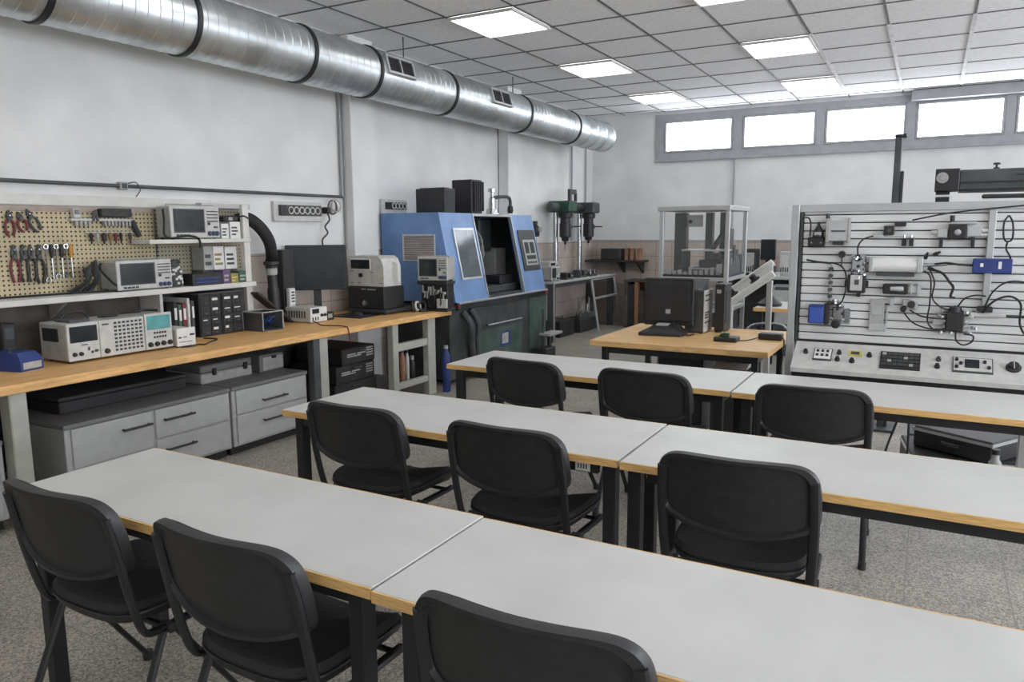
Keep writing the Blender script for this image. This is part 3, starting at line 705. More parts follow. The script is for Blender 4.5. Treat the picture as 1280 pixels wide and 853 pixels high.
# fume extraction arm
t = thing('fume_extractor', 'thick black flexible fume extraction hose curving down to the bench', 'extraction hose', (-4.80, 4.44, B))
hose = smooth_open([(-4.88, 4.26, 1.67), (-4.88, 4.37, 1.68), (-4.88, 4.49, 1.61), (-4.88, 4.578, 1.497), (-4.88, 4.60, 1.373), (-4.88, 4.59, 1.316)], 12)
k = MB(); pts = hose; L = []; n = 16
for i, p in enumerate(pts):
    tg = (pts[min(i+1, len(pts)-1)]-pts[max(i-1, 0)]).normalized(); a = Vector((1, 0, 0)); b = tg.cross(a)
    for r in ((.046, .052) if i < len(pts)-1 else (.046,)):
        q = p if r < .05 else p+(pts[i+1]-p)*.5
        L.append([q+a*r*math.cos(2*PI*j/n)+b*r*math.sin(2*PI*j/n) for j in range(n)])
k.rings(L); k.build('hose', M['rubber'], t)
MB().lathe((-4.88, 4.59, 1.33), (0, .02, -1), [(0, .05), (.005, .066), (.03, .066), (.04, .05), (.06, .05)], 20).build('collar', M['black'], t)
MB().lathe((-4.88, 4.592, 1.27), (0, 0, -1), [(0, .047), (.05, .047), (.052, .041), (.06, .041)], 20).build('pale_band', M['offwhite'], t)
MB().lathe((-4.88, 4.592, 1.212), (0, .04, -1), [(0, .042), (.10, .042), (.13, .05), (.30, .05), (.408, .05)], 20).build('nozzle', M['black'], t)
# leaning keyboard
t = thing('keyboard', 'black keyboard standing tilted behind the small open box', 'keyboard', (-4.80, 4.5, B))
T = Matrix.Translation((-4.755, 4.63, B+.004)) @ Matrix.Rotation(math.radians(180-37), 4, 'X')
k = MB(); k.T = T; k.box(-.05, .05, 0, .46, -.022, 0, .006); k.build('body', M['black'], t)
k = MB(); k.T = T
for i in range(14):
    for j in range(4): k.box(-.045+.022*j, -.045+.022*j+.018, .02+.03*i, .02+.03*i+.024, -.03, -.022, .002)
k.build('keys', M['key'], t)
t = thing('handheld_meter', 'small white handheld meter standing on the bench power supply', 'meter', (-4.83, 4.75, .931))
box(-4.85, -4.81, 4.71, 4.785, .931, 1.09, .006).build('body', M['light'], t); box(-4.81, -4.806, 4.717, 4.778, .95, 1.08, .002).build('face', M['white'], t)
k = MB()
for i in range(4): k.box(-4.806, -4.803, 4.73, 4.765, .97+i*.026, .984+i*.026)
k.build('markings', M['gun'], t)
t = thing('power_supply', 'grey and white bench power supply before the black monitor', 'power supply', (-4.69, 4.8, B))
box(-4.86, -4.57, 4.70, 4.90, B+.006, .93, .006).build('body', M['light'], t); box(-4.57, -4.564, 4.70, 4.90, B+.006, .932, .002).build('front_panel', M['white'], t)
box(-4.564, -4.56, 4.72, 4.80, .88, .92).build('display', M['screen'], t); fknob(4.83, .86, -4.564, .014, t); fknob(4.87, .86, -4.564, .014, t); fbuttons([(4.72, 4.73, .82, .85), (4.75, 4.76, .82, .85), (4.78, 4.79, .82, .85)], -4.564, t)
k = MB()
for i in range(8): k.box(-4.85+.03*i, -4.835+.03*i, 4.697, 4.70, .84, .90)
k.build('side_vents', M['gun'], t)
k = MB()
for y in (4.72, 4.88):
    for xx in (-4.84, -4.59): k.cyl((xx, y, B), (xx, y, B+.008), .008, 8)
each(k, 'foot', M['black'], t)
cable('cable', 'red cable running over the worktop edge before the bench power supply', [(-4.56, 4.72, .82), (-4.48, 4.70, B+.006), (-4.36, 4.62, B+.006), (-4.24, 4.66, B+.006), (-4.13, 4.63, B+.008), (-4.092, 4.63, B-.01), (-4.09, 4.64, .68)], .005, 'red')
t = thing('computer_tower', 'slim black computer standing left behind the monitor on the bench', 'computer', (-4.95, 4.78, B))
box(-5.02, -4.88, 4.72, 4.86, B, 1.42, .006).build('case', M['black'], t); box(-4.88, -4.876, 4.73, 4.85, 1.25, 1.40, .002).build('front_panel', M['dark'], t)
# monitor
def monitor(label, c, ang, w, h, z0, z1, base=(.22, .16), m='black', logo=False, stand=True):
    """flat monitor, screen towards local -y, turned by ang"""
    t = thing('computer_monitor', label, 'monitor', c)
    T = Matrix.Translation((c[0], c[1], 0)) @ Matrix.Rotation(ang, 4, 'Z')
    def b(n, mm, *a, p=t):
        k = MB(); k.T = T; k.box(*a); return k.build(n, M[mm], p)
    b('housing', m, -w/2, w/2, 0, .045, z0, z1, .008)
    b('screen', 'screen', -w/2+.014, w/2-.014, -.003, 0, z0+.02, z1-.014, .001)
    if stand:
        b('neck', 'black', -.035, .035, .045, .075, c[2]+.014, z0+.12, .004)
        b('base', 'black', -base[0]/2, base[0]/2, .06-base[1]/2-.02, .06+base[1]/2, c[2], c[2]+.018, .006)
    return t, T
monitor('wide black flat monitor standing on the bench below the socket strip', (-4.79, 5.03, B), math.radians(43), .53, .39, 1.055, 1.455)
t = thing('small_box', 'low dark box with pale label beneath the black bench monitor', 'box', (-4.66, 4.98, B))
box(-4.72, -4.60, 4.93, 5.03, B, .87, .006).build('body', M['black'], t); box(-4.60, -4.597, 4.95, 5.0, .82, .855).build('label', M['offwhite'], t)
t = thing('mouse_pad', 'black pad with computer mouse on the worktop right of the monitor', 'mouse pad', (-4.62, 5.32, B))
box(-4.80, -4.42, 5.16, 5.45, B, B+.008, .003).build('pad', M['black'], t)
t = thing('computer_mouse', 'small black computer mouse on the black pad', 'mouse', (-4.56, 5.30, B+.008))
MB().rings([[(-4.56+.05*s*math.cos(a), 5.30+.03*s*math.sin(a), B+.008+z) for a in [2*PI*i/16 for i in range(16)]] for s, z in ((1, 0), (1.02, .012), (.85, .026), (.4, .033))]).build('body', M['dark'], t)
box(-4.522, -4.512, 5.294, 5.306, B+.02, B+.036, .003).build('wheel', M['gun'], t)
# 3d printer like machine in two parts
t = thing('benchtop_machine', 'white benchtop machine with dark window standing on black device', 'machine', (-4.62, 5.64, 1.06))
k = MB().prism([(-4.83, 1.062), (-4.41, 1.062), (-4.41, 1.25), (-4.44, 1.32), (-4.48, 1.345), (-4.83, 1.345)], 1, 5.50, 5.76)
k.build('housing', M['light'], t)
box(-4.80, -4.555, 5.492, 5.50, 1.215, 1.32, .004).build('window_frame', M['white'], t)
box(-4.79, -4.565, 5.488, 5.492, 1.225, 1.31, .002).build('window', M['screen'], t)
MB().lathe((-4.68, 5.50, 1.165), (0, -1, 0), [(0, .022), (.012, .02), (.014, .01)], 14).build('knob', M['black'], t)
k = MB(); [k.box(a, a+.03, 5.497, 5.50, z, z+.006) for a, z in ((-4.8, 1.09), (-4.72, 1.088), (-4.56, 1.19), (-4.80, 1.2), (-4.46, 1.09))]; k.build('marks', M['gun'], t)
MB().tube([(-4.41, 5.66, 1.10), (-4.36, 5.66, 1.11), (-4.36, 5.66, 1.27), (-4.41, 5.66, 1.28)], .011, 8).build('side_handle', M['white'], t)
t = thing('benchtop_device', 'black benchtop device carrying the white machine with window', 'device', (-4.62, 5.7, B))
box(-4.84, -4.405, 5.49, 5.80, B+.05, 1.06, .006).build('body', M['black'], t); box(-4.84, -4.37, 5.47, 5.98, B+.012, B+.048, .010).build('base', M['dark'], t)
k = MB(); [k.box(a, a+w_, 5.487, 5.49, z, z+.010) for a, w_, z in ((-4.67, .05, 1.03), (-4.60, .10, 1.028))]; k.build('lettering_mark', M['offwhite'], t)
MB().lathe((-4.63, 5.49, .90), (0, -1, 0), [(0, .032), (.006, .03), (.008, .02)], 16).build('badge', M['chrome'], t)
k = MB(); [k.cyl((a, b, B), (a, b, B+.014), .014, 8) for a in (-4.8, -4.42) for b in (5.52, 5.93)]; each(k, 'foot', M['black'], t)
t = thing('cable_reel', 'black and white coiled leads lying right of the black device', 'cables', (-4.36, 5.90, B))
for i in range(3): MB().torus((-4.30+.015*i, 5.80+.05*i, B+.055), (1, .5-.4*i, .2), .042, .012, 18, 7).build('coil', M['light' if i == 1 else 'black'], t)
MB().tube(smooth_open([(-4.30, 5.86, B+.012), (-4.24, 5.84, B+.012), (-4.22, 5.92, B+.012), (-4.30, 5.97, B+.012)], 5), .010, 7).build('lead', M['cable'], t)
# scope at the bench's end
T = Matrix.Translation((-4.19, 6.03, 0)) @ Matrix.Rotation(-PI/2+.10, 4, 'Z') @ Matrix.Translation((4.19, -6.03, 0))
oscilloscope('oscilloscope with dark screen on top of a black unit before the blue machine', -4.13, 5.86, 6.19, 1.09, 1.325, .17, .66, (-4.19, 6.03, 1.09), T)
t = thing('control_unit', 'black unit with wires under the oscilloscope at the end of the bench', 'device', (-4.19, 6.03, B))
k = MB(); k.T = T; k.box(-4.29, -4.11, 5.86, 6.19, 1.06, 1.09, .004); k.box(-4.29, -4.16, 5.88, 6.17, B+.02, 1.06, .004); k.box(-4.29, -4.11, 5.86, 6.19, B, B+.02, .004); k.build('housing', M['black'], t)
k = MB(); k.T = T
for i in range(12): k.box(-4.16, -4.13+random.uniform(-.02, .01), 5.90+.022*i, 5.913+.022*i, random.uniform(.9, .98), random.uniform(.98, 1.05), .003)
k.build('connector_row', M['offwhite'], t)
k = MB(); k.T = T
for i in range(4): k.tube(smooth_open([(-4.15, 5.92+.06*i, 1.0), (-4.12, 5.93+.06*i, .96), (-4.13, 5.9+.07*i, .88), (-4.15, 5.93+.05*i, .84)], 4), .006, 6)
k.build('wires', M['cable'], t)
k = MB(); k.T = T; k.box(-4.16, -4.135, 6.06, 6.17, .83, .92, .004); k.build('white_connector', M['light'], t)
# blue charger at the left end
t = thing('blue_power_box', 'blue box with pale label at the left end of the bench', 'box', (-4.56, 2.33, B))
T = Matrix.Translation((-4.57, 2.33, 0)) @ Matrix.Rotation(.25, 4, 'Z')
k = MB(); k.T = T; k.rings([[(-.12, -.075, B), (.12, -.075, B), (.12, .075, B), (-.12, .075, B)], [(-.12, -.075, B+.06), (.12, -.075, B+.06), (.12, .075, B+.06), (-.12, .075, B+.06)], [(-.11, -.06, B+.105), (.085, -.06, B+.105), (.085, .06, B+.105), (-.11, .06, B+.105)]]); k.build('body', M['navy'], t)
k = MB(); k.T = T; k.box(.12, .123, -.06, .06, B+.012, B+.05); k.build('label', M['offwhite'], t)
k = MB(); k.T = T; k.tube([(.02, -.05, B+.105), (.02, -.05, B+.125), (.02, .05, B+.125), (.02, .05, B+.105)], .007, 8); k.build('handle', M['black'], t)
t = thing('charger', 'small black device standing behind the blue box on the bench', 'device', (-4.80, 2.42, B))
box(-4.85, -4.76, 2.37, 2.45, B, 1.045, .008).build('body', M['black'], t); box(-4.76, -4.757, 2.385, 2.435, .95, 1.02, .002).build('face', M['gun'], t); box(-4.87, -4.74, 2.35, 2.47, B, B+.02, .004).build('base', M['dark'], t)

t = thing('floor_bottle', 'navy blue bottle on the floor between the bench end and the machine', 'bottle', (-4.09, 6.03, 0))
MB().lathe((-4.09, 6.03, 0), (0, 0, 1), [(0, .036), (.006, .04), (.36, .04), (.41, .02), (.43, .018)], 16).build('body', M['navy'], t); MB().lathe((-4.09, 6.03, .43), (0, 0, 1), [(0, .022), (.03, .022)], 12).build('cap', M['offwhite'], t)
# ------------------------------------------------------------------ blue machine
t = thing('milling_machine', 'large blue enclosed machine tool with slanted front windows', 'machine tool', (-4.6, 7.3, 0))
XB, XF, XT, ZB, ZT = -5.0, -4.09, -4.285, .86, 1.755
prof = [(XB, ZB), (XF, ZB), (XT, ZT), (XB, ZT)]
def slx(z): return XF+(XT-XF)*(z-ZB)/(ZT-ZB)
sd = MB().prism(prof, 1, 6.225, 6.27); sd.build('side_panel', M['blue'], t)
k = MB().prism([(XB, ZB), (XF-.006, ZB), (XT-.006, ZT), (XB, ZT)], 1, 6.272, 6.86); sp_ = k.build('left_housing', M['blue'], t)
k = MB().prism([(XB, ZB), (XF-.03, ZB), (XT-.03, ZT), (XB, ZT)], 1, 8.21, 8.25); k.build('right_housing', M['blue'], t)
def slab(y0, y1, z0, z1, th, off=0, ya=None, yb=None):
    """thin panel on the slanted front; ya,yb = y limits at the upper end"""
    ya = y0 if ya is None else ya; yb = y1 if yb is None else yb
    n = Vector((ZT-ZB, 0, XF-XT)).normalized()
    q = [Vector((slx(z0), y0, z0)), Vector((slx(z0), y1, z0)), Vector((slx(z1), yb, z1)), Vector((slx(z1), ya, z1))]
    return MB().rings([[p+n*off for p in q], [p+n*(off+th) for p in q]])
def frame_on(y0, y1, z0, z1, w, th, off, name, m):
    k = MB()
    for a in ((y0, y1, z0, z0+w), (y0, y1, z1-w, z1), (y0, y0+w, z0+w, z1-w), (y1-w, y1, z0+w, z1-w)):
        s_ = slab(*a, th, off); k.add(s_.v, s_.f)
    return k.build(name, M[m], t)
frame_on(6.42, 6.815, 1.075, 1.60, .022, .012, -.004, 'window_frame', 'alu')
slab(6.442, 6.793, 1.097, 1.578, .006, 0).build('door_window', M['smoke'], t)
slab(6.442, 6.793, 1.097, 1.578, .003, -.005).build('window_backing', M['greydark'], t)
slab(7.70, 8.25, ZB, ZT, .035, -.049).build('right_front', M['blue'], t)
cp = slab(7.80, 8.20, 1.10, 1.575, .012, -.014).build('control_panel', M['black'], t)
slab(7.86, 8.16, 1.16, 1.46, .006, -.002).build('control_face', M['offwhite'], cp)
for (a, b, c, d) in ((7.89, 7.98, 1.30, 1.43), (8.02, 8.12, 1.30, 1.43), (7.90, 8.12, 1.23, 1.275)): slab(a, b, c, d, .003, .004).build('display', M['screen'], cp)
k = MB()
for i in range(6):
    s_ = slab(7.90+.04*i, 7.925+.04*i, 1.18, 1.205, .004, .004); k.add(s_.v, s_.f)
k.build('key_row', M['key'], cp)
# opening: dark cavity with spindle and table
k = MB(); k.box(XB, XB+.05, 6.865, 8.205, ZB, ZT-.04); k.prism([(XB+.05, ZB), (XF-.06, ZB), (XT-.06, ZT-.04), (XB+.05, ZT-.04)], 1, 8.18, 8.205); each(k, 'cavity_wall', M['greydark'], t); box(XB+.05, -4.14, 6.865, 8.18, ZB, ZB+.02).build('cavity_floor', M['gun'], t)
k = MB(); k.prism([(XF-.002, ZB), (XF+.004, ZB), (XT+.004, ZT), (XT-.002, ZT)], 1, 6.858, 6.872); k.prism([(XF-.03, ZB), (XF+.002, ZB), (XT+.002, ZT), (XT-.03, ZT)], 1, 7.688, 7.702); each(k, 'opening_edge', M['alu'], t)
box(XB, XT-.04, 6.865, 8.205, ZT-.035, ZT-.012, .003).build('roof', M['greydark'], t); box(XT-.04, XT+.006, 6.86, 7.70, ZT-.03, ZT, .003).build('top_rim', M['alu'], t)
box(XF-.02, XF+.012, 6.27, 8.27, ZB-.02, ZB, .002).build('ledge', M['alu'], t)
box(-4.95, -4.66, 7.62, 7.90, 1.32, 1.71, .02).build('spindle_head', M['gun'], t)
MB().lathe((-4.78, 7.76, 1.32), (0, 0, -1), [(0, .07), (.08, .065), (.10, .045), (.20, .04), (.22, .015), (.30, .012)], 16).build('spindle', M['chrome'], t)
box(-4.90, -4.60, 7.88, 8.14, .97, 1.36, .01).build('tool_cover', M['offwhite'], t)
box(-4.85, -4.25, 6.95, 7.86, .885, .96, .008).build('machine_table', M['gun'], t)
box(-4.5, -4.28, 7.45, 7.75, .96, 1.06, .01).build('vice', M['black'], t)
k = MB()
for i in range(7): k.tube(smooth_open([(-4.66, 7.50+.02*i, 1.60-.07*i), (-4.58, 7.54+.02*(i % 3), 1.46-.07*i), (-4.62, 7.56, 1.30-.05*i)], 4), .012, 6)
each(k, 'coolant_hose', M['offwhite'], t)
MB().tube([(-4.22, 6.93, .885), (-4.22, 6.93, 1.06)], .035, 12).build('white_canister', M['light'], t)
# louvre on the side
lv = MB()
for a in ((-4.725, -4.325, 1.525, 1.54), (-4.725, -4.325, 1.27, 1.285), (-4.725, -4.71, 1.285, 1.525), (-4.34, -4.325, 1.285, 1.525)): lv.box(a[0], a[1], 6.213, 6.225, a[2], a[3])
lv = lv.build('louvre_frame', M['light'], t)
k = MB()
for i in range(11): k.prism([(6.225, 1.29+.0215*i), (6.214, 1.295+.0215*i), (6.225, 1.308+.0215*i)], 0, -4.71, -4.34)
k.build('louvre_slats', M['beige'], lv)
k = MB(); k.box(XB+.02, -4.18, 6.25, 8.42, .05, ZB-.02, .01); k.build('machine_base', M['greydark'], t)
box(-4.183, -4.172, 6.75, 7.75, .12, .50, .004).build('green_panel', M['greenish'], t); box(-4.183, -4.17, 7.95, 8.40, .14, .80, .004).build('green_panel', M['greenish'], t)
k = MB(); k.box(-4.19, -4.15, 6.35, 8.42, ZB-.09, ZB-.022, .004); k.box(-4.9, -4.3, 6.4, 8.3, 0, .05); k.build('base_rail', M['dark'], t)
k = MB().tube([(-4.18, 6.95, .56), (-4.13, 6.95, .56)], .008, 6); k.tube([(-4.18, 7.62, .56), (-4.13, 7.62, .56)], .008, 6); k.tube([(-4.13, 6.9, .56), (-4.13, 7.67, .56)], .012, 8); k.build('hand_rail', M['chrome'], t)
box(-4.172, -4.166, 7.28, 7.42, .30, .42, .002).build('pale_plate', M['offwhite'], t); box(-4.175, -4.17, 7.25, 7.48, .27, .44, .002).build('violet_plate', M['navy'], t)
k = MB()
for a, b in ((6.25, 6.30), (8.2, 8.26)): k.box(XF-.03, XF+.012, a, b, ZB-.06, ZB-.022, .004)
each(k, 'corner_guard', M['red'], t)
k = MB().tube(smooth_open([(-4.16, 6.45, .74), (-4.10, 6.50, .62), (-4.12, 6.55, .45), (-4.14, 6.62, .25), (-4.16, 6.7, .1)], 5), .035, 10); k.tube(smooth_open([(-4.16, 6.60, .76), (-4.10, 6.66, .60), (-4.12, 6.66, .35), (-4.15, 6.75, .12)], 5), .03, 10); each(k, 'drain_hose', M['gun'], t)
t = thing('foot_pedal_stand', 'small dark pedal unit with upright lever at the machine base', 'pedal', (-4.0, 8.2, 0))
box(-4.12, -3.95, 7.95, 8.22, .0, .16, .008).build('body', M['black'], t); MB().tube([(-4.06, 8.1, .16), (-4.06, 8.1, .62)], .014, 8).build('lever', M['gun'], t)
box(-4.10, -3.94, 8.05, 8.4, .30, .33, .004).build('step', M['offwhite'], t); box(-4.10, -4.06, 8.28, 8.34, .0, .30, .003).build('support', M['gun'], t)
t = thing('equipment_box', 'flat black box lying on top of the blue machine', 'box', (-4.55, 6.7, ZT))
box(-4.72, -4.35, 6.45, 6.64, ZT+.002, 2.005, .008).build('body', M['black'], t); box(-4.352, -4.346, 6.47, 6.62, ZT+.03, 1.98, .003).build('end_panel', M['dark'], t)
box(-4.70, -4.40, 6.50, 6.60, 2.005, 2.015, .003).build('lid_plate', M['gun'], t)
t = thing('electric_motor', 'black finned box, taller one, on top of the blue machine', 'motor', (-4.45, 7.15, ZT))
box(-4.62, -4.36, 6.98, 7.20, ZT+.002, 2.12, .01).build('housing', M['black'], t)
k = MB()
for i in range(5): k.box(-4.36, -4.33, 7.0+.042*i, 7.02+.042*i, ZT+.03, 2.10, .003)
k.build('cooling_fins', M['dark'], t)
box(-4.70, -4.62, 6.90, 7.2, ZT+.002, 1.92, .004).build('terminal_box', M['gun'], t); MB().tube(smooth_open([(-4.50, 7.20, 2.0), (-4.5, 7.38, 2.02), (-4.5, 7.42, 1.94)], 4), .008, 6).build('wire', M['gun'], t)
t = thing('oiler_valve', 'bright steel valve with bent tap on top of the machine', 'valve', (-4.62, 7.9, ZT))
k = MB().lathe((-4.62, 7.85, ZT), (0, 0, 1), [(0, .13), (.015, .13), (.02, .075), (.07, .07), (.075, .045), (.20, .04), (.21, .025), (.27, .022), (.272, .05), (.31, .05), (.315, .03)], 20); k.build('body', M['chrome'], t)
MB().tube(smooth_open([(-4.60, 7.85, 1.96), (-4.57, 8.02, 1.975), (-4.56, 8.15, 1.97), (-4.56, 8.19, 1.92), (-4.56, 8.19, 1.86)], 5), .02, 10).build('bent_pipe', M['gun'], t)
MB().lathe((-4.56, 8.19, 1.87), (0, 0, -1), [(0, .03), (.05, .04), (.09, .03)], 14).build('tap', M['black'], t)

# ------------------------------------------------------------------ far left corner
t = thing('steel_table', 'grey steel work table in the far left corner', 'table', (-4.8, 10.5, 0))
box(W+.03, -4.53, 9.36, 11.72, .825, .86, .004).build('table_top', M['grey'], t)
for a, b in ((9.38, 9.47), (11.6, 11.68)):
    box(-4.64, -4.55, a, b, 0, .825, .005).build('leg', M['gun'], t); box(W+.05, W+.12, a, b, 0, .825, .005).build('leg', M['gun'], t)
box(-4.56, -4.542, 9.395, 9.42, 0, .825, .002).build('leg_strip', M['alu'], t)
box(-4.60, -4.57, 9.47, 11.6, .77, .825).build('apron', M['gun'], t)
t = thing('trestle', 'pale steel trestle leaning under the edge of the steel table', 'trestle', (-4.48, 11.1, 0))
k = MB()
for a, b in (((10.6, .81), (10.85, 0)), ((11.52, .81), (11.78, 0))): MB().tube([(-4.49, *a), (-4.47, *b)], (.018, .022), 4).build('leg', M['alu'], t)
MB().tube([(-4.48, 10.70, .52), (-4.48, 11.62, .52)], (.02, .03), 4).build('cross_bar', M['alu'], t)
MB().tube([(-4.49, 10.58, .81), (-4.49, 11.55, .81)], (.012, .02), 4).build('top_bar', M['alu'], t)
t = thing('toolbox', 'black toolbox on the floor under the steel table', 'toolbox', (-4.8, 10.2, 0))
box(-4.95, -4.66, 9.85, 10.35, 0, .24, .01).build('body', M['black'], t); MB().tube([(-4.8, 9.98, .24), (-4.8, 9.98, .29), (-4.8, 10.22, .29), (-4.8, 10.22, .24)], .01, 8).build('handle', M['gun'], t)
t = thing('clamp_rack', 'crate of shiny clamps under the steel table', 'crate', (-4.8, 10.9, 0))
box(-4.95, -4.62, 10.5, 11.25, 0, .20, .008).build('crate', M['dark'], t)
k = MB()
for i in range(9): k.tube([(-4.72+random.uniform(-.12, .06), 10.56+.07*i, .20), (-4.70, 10.58+.07*i, random.uniform(.3, .55))], .014, 6)
each(k, 'clamp', M['chrome'], t)
k = MB(); [k.lathe((-4.66, 10.55+.08*i, .2), (0, 0, 1), [(0, .03), (.05, .035), (.09, .02)], 10) for i in range(8)]; k.build('fittings', M['gun'], t)
oscilloscope('small white instrument at the near end of the steel table', -4.60, 9.44, 9.72, .86, 1.06, .22, .5)
t = thing('meter', 'small white meter standing behind the tools on the steel table', 'meter', (-4.85, 10.1, .86))
box(-4.94, -4.77, 9.73, 9.99, .86, 1.12, .006).build('body', M['light'], t); box(-4.77, -4.765, 9.76, 9.9, 1.0, 1.10, .002).build('display', M['screen'], t); fknob(9.95, 1.05, -4.77, .02, t)
for i, (y, s, nm, m) in enumerate(((9.95, .05, 'black clamp lying on the steel table beside the small instrument', 'black'), (10.45, .06, 'grey steel vice lying in the middle of the steel table', 'gun'), (10.85, .055, 'bright steel cylinder clamp lying right of the vice', 'chrome'))):
    t = thing('machine_vice', nm, 'vice', (-4.62, y, .86))
    box(-4.685, -4.55, y-.13, y+.13, .86, .885, .004).build('base', M['gun'], t); box(-4.675, -4.56, y-.12, y-.05, .885, .885+s*1.5, .006).build('fixed_jaw', M[m], t); box(-4.675, -4.56, y+.03, y+.08, .885, .885+s*1.3, .006).build('moving_jaw', M[m], t)
    MB().tube([(-4.62, y+.08, .91), (-4.62, y+.22, .91)], .014, 8).build('screw', M['chrome'], t)
    MB().tube([(-4.62, y+.2, .87), (-4.62, y+.2, .96)], .006, 6).build('handle', M['chrome'], t)
def drill(label, y, m, mm, tall):
    t = thing('drill_press', label, 'drill press', (-4.8, y, .86))
    MB().rings([[(-4.99, y-.14, .86), (-4.70, y-.14, .86), (-4.70, y+.14, .86), (-4.99, y+.14, .86)], [(-4.99, y-.14, .90), (-4.70, y-.14, .90), (-4.70, y+.14, .90), (-4.99, y+.14, .90)]]).build('base', M['gun'], t)
    MB().lathe((-4.90, y, .90), (0, 0, 1), [(0, .055), (.03, .055), (.032, .038), (1.0, .038)], 16).build('column', M['chrome'], t)
    box(-4.97, -4.60, y-.13, y+.13, 1.83, 1.995, .02).build('head', M[m], t)
    MB().lathe((-4.74, y, 1.83), (0, 0, -1), [(0, .10), (.03, .11), (.08, .10), (.085, .075), (.16, .075), (.165, .085), (.36, .085), (.37, .06), (.42, .05), (.43, .02), (.47, .018)], 18).build('quill', M['blackmetal'], t)
    MB().lathe((-4.74, y, 1.37), (0, 0, -1), [(0, .012), (.1, .01)], 8).build('drill_bit', M['chrome'], t)
    MB().lathe((-4.74, y+.085, 1.62), (.3, 1, 0), [(0, .03), (.08, .03), (.09, .02)], 12).build('feed_hub', M['gun'], t)
    for a in (0, 120, 240):
        d = Vector((math.cos(math.radians(a)), -.3*math.cos(math.radians(a)), math.sin(math.radians(a))))
        c = Vector((-4.72, y+.17, 1.62)); MB().tube([c, c+d*.16], .009, 6).build('feed_handle', M['blackmetal'], t)
    k = MB().lathe((-4.80, y-.13, 1.90), (0, -1, 0), [(0, .05), (.03, .06), (.26, .06), (.27, .04)], 16); k.build('motor', M[mm], t)
    k = MB(); [k.cyl((-4.80, y-.40, 1.60+.04*i), (-4.80, y-.38, 1.60+.04*i), .04, 10) for i in range(1)]
    if tall:
        k = MB(); k.box(-4.75, -4.71, y+.10, y+.14, 1.995, 2.17, .003); k.box(-4.75, -4.71, y+.14, y+.34, 2.10, 2.17, .003); k.box(-4.75, -4.71, y+.32, y+.36, 1.995, 2.12, .003); k.build('top_bracket', M['gun'], t)
    return t
drill('drill press with green head standing on the steel table', 10.18, 'green', 'gun', True)
drill('drill press with grey head, farther one beside the green drill press', 11.05, 'gun', 'black', False)
t = thing('air_regulator', 'black regulator with pipe at the left of the green drill press', 'regulator', (-4.93, 9.58, .86))
MB().lathe((-4.93, 9.58, .86), (0, 0, 1), [(0, .06), (.02, .06), (.022, .02), (.62, .02)], 12).build('pipe', M['chrome'], t)
MB().lathe((-4.93, 9.58, 1.48), (0, 0, 1), [(0, .05), (.02, .06), (.14, .06), (.16, .035), (.22, .035)], 14).build('body', M['black'], t); MB().lathe((-4.87, 9.58, 1.58), (1, 0, 0), [(0, .035), (.03, .035)], 14).build('gauge', M['offwhite'], t)
t = thing('wall_shelf', 'dark shelf on the back wall behind the grey drill press', 'shelf', (-4.5, 11.7, 1.04))
box(-4.98, -4.02, 11.46, D-.02, 1.045, 1.08, .004).build('board', M['black'], t); k = MB(); [k.prism([(11.86, 1.045), (11.52, 1.045), (11.86, .86)], 0, a, a+.03) for a in (-4.45, -4.12)]; each(k, 'bracket', M['dark'], t)
t = thing('equipment_box', 'black box standing on the dark back wall shelf', 'box', (-4.6, 11.65, 1.08))
box(-4.72, -4.38, 11.52, 11.80, 1.081, 1.265, .006).build('body', M['black'], t); box(-4.70, -4.40, 11.514, 11.52, 1.10, 1.25, .002).build('front', M['dark'], t)
t = thing('wooden_rack', 'small tan upright pieces beside the black box on the wall shelf', 'rack', (-4.25, 11.66, 1.08))
for x in (-4.33, -4.24, -4.12): box(x, x+.05, 11.58, 11.72, 1.081, 1.27, .003).build('block', M['tan'], t)
t = thing('side_stand', 'narrow brown stand with dark boards against the back wall', 'stand', (-4.05, 11.55, 0))
box(-4.28, -3.86, 11.42, 11.82, .74, .77, .004).build('top', M['brown'], t)
for x in (-4.27, -4.10, -3.92): box(x, x+.05, 11.44, 11.80, 0, .74, .004).build('board', M['tan' if x > -4.2 else 'brown'], t)
box(-4.22, -4.10, 11.46, 11.8, .02, .7, .004).build('dark_filling', M['dark'], t); box(-4.05, -3.93, 11.5, 11.8, .02, .6, .004).build('dark_filling', M['brown'], t)

# ------------------------------------------------------------------ glazed robot enclosure
t = thing('glazed_enclosure', 'tall aluminium framed glass enclosure with dark machinery inside', 'enclosure', (-2.2, 8.55, 0))
ex0, ex1, ey0, ey1, ez0, ez1, s = -2.62, -1.86, 8.08, 8.98, 1.08, 1.82, .045
for x in (ex0, ex1-s):
    for y in (ey0, ey1-s): box(x, x+s, y, y+s, 0, ez1-.05, .003).build('frame_post', M['alu'], t)
k = MB(); k.box(ex0-.02, ex1+.01, ey0-.02, ey1+.02, ez1-.05, ez1, .004); k.build('roof_frame', M['alu'], t)
for z in (ez0-.02, .72):
    k = MB(); k.box(ex0+s, ex1-s, ey0, ey0+s, z-.04, z); k.box(ex0+s, ex1-s, ey1-s, ey1, z-.04, z); k.box(ex0, ex0+s, ey0+s, ey1-s, z-.04, z); k.box(ex1-s, ex1, ey0+s, ey1-s, z-.04, z); k.build('rail', M['alu'], t)
box(ex0+.01, ex1-.01, ey0+.01, ey1-.01, ez0-.02, ez0, .002).build('floor_plate', M['dark'], t)
box(ex0+s, ex1-s, ey0+.012, ey0+.018, ez0, ez1-.05).build('front_pane', M['glass'], t); box(ex1-.02, ex1-.014, ey0+s, ey1-s, ez0, ez1-.05).build('side_pane', M['glass'], t)
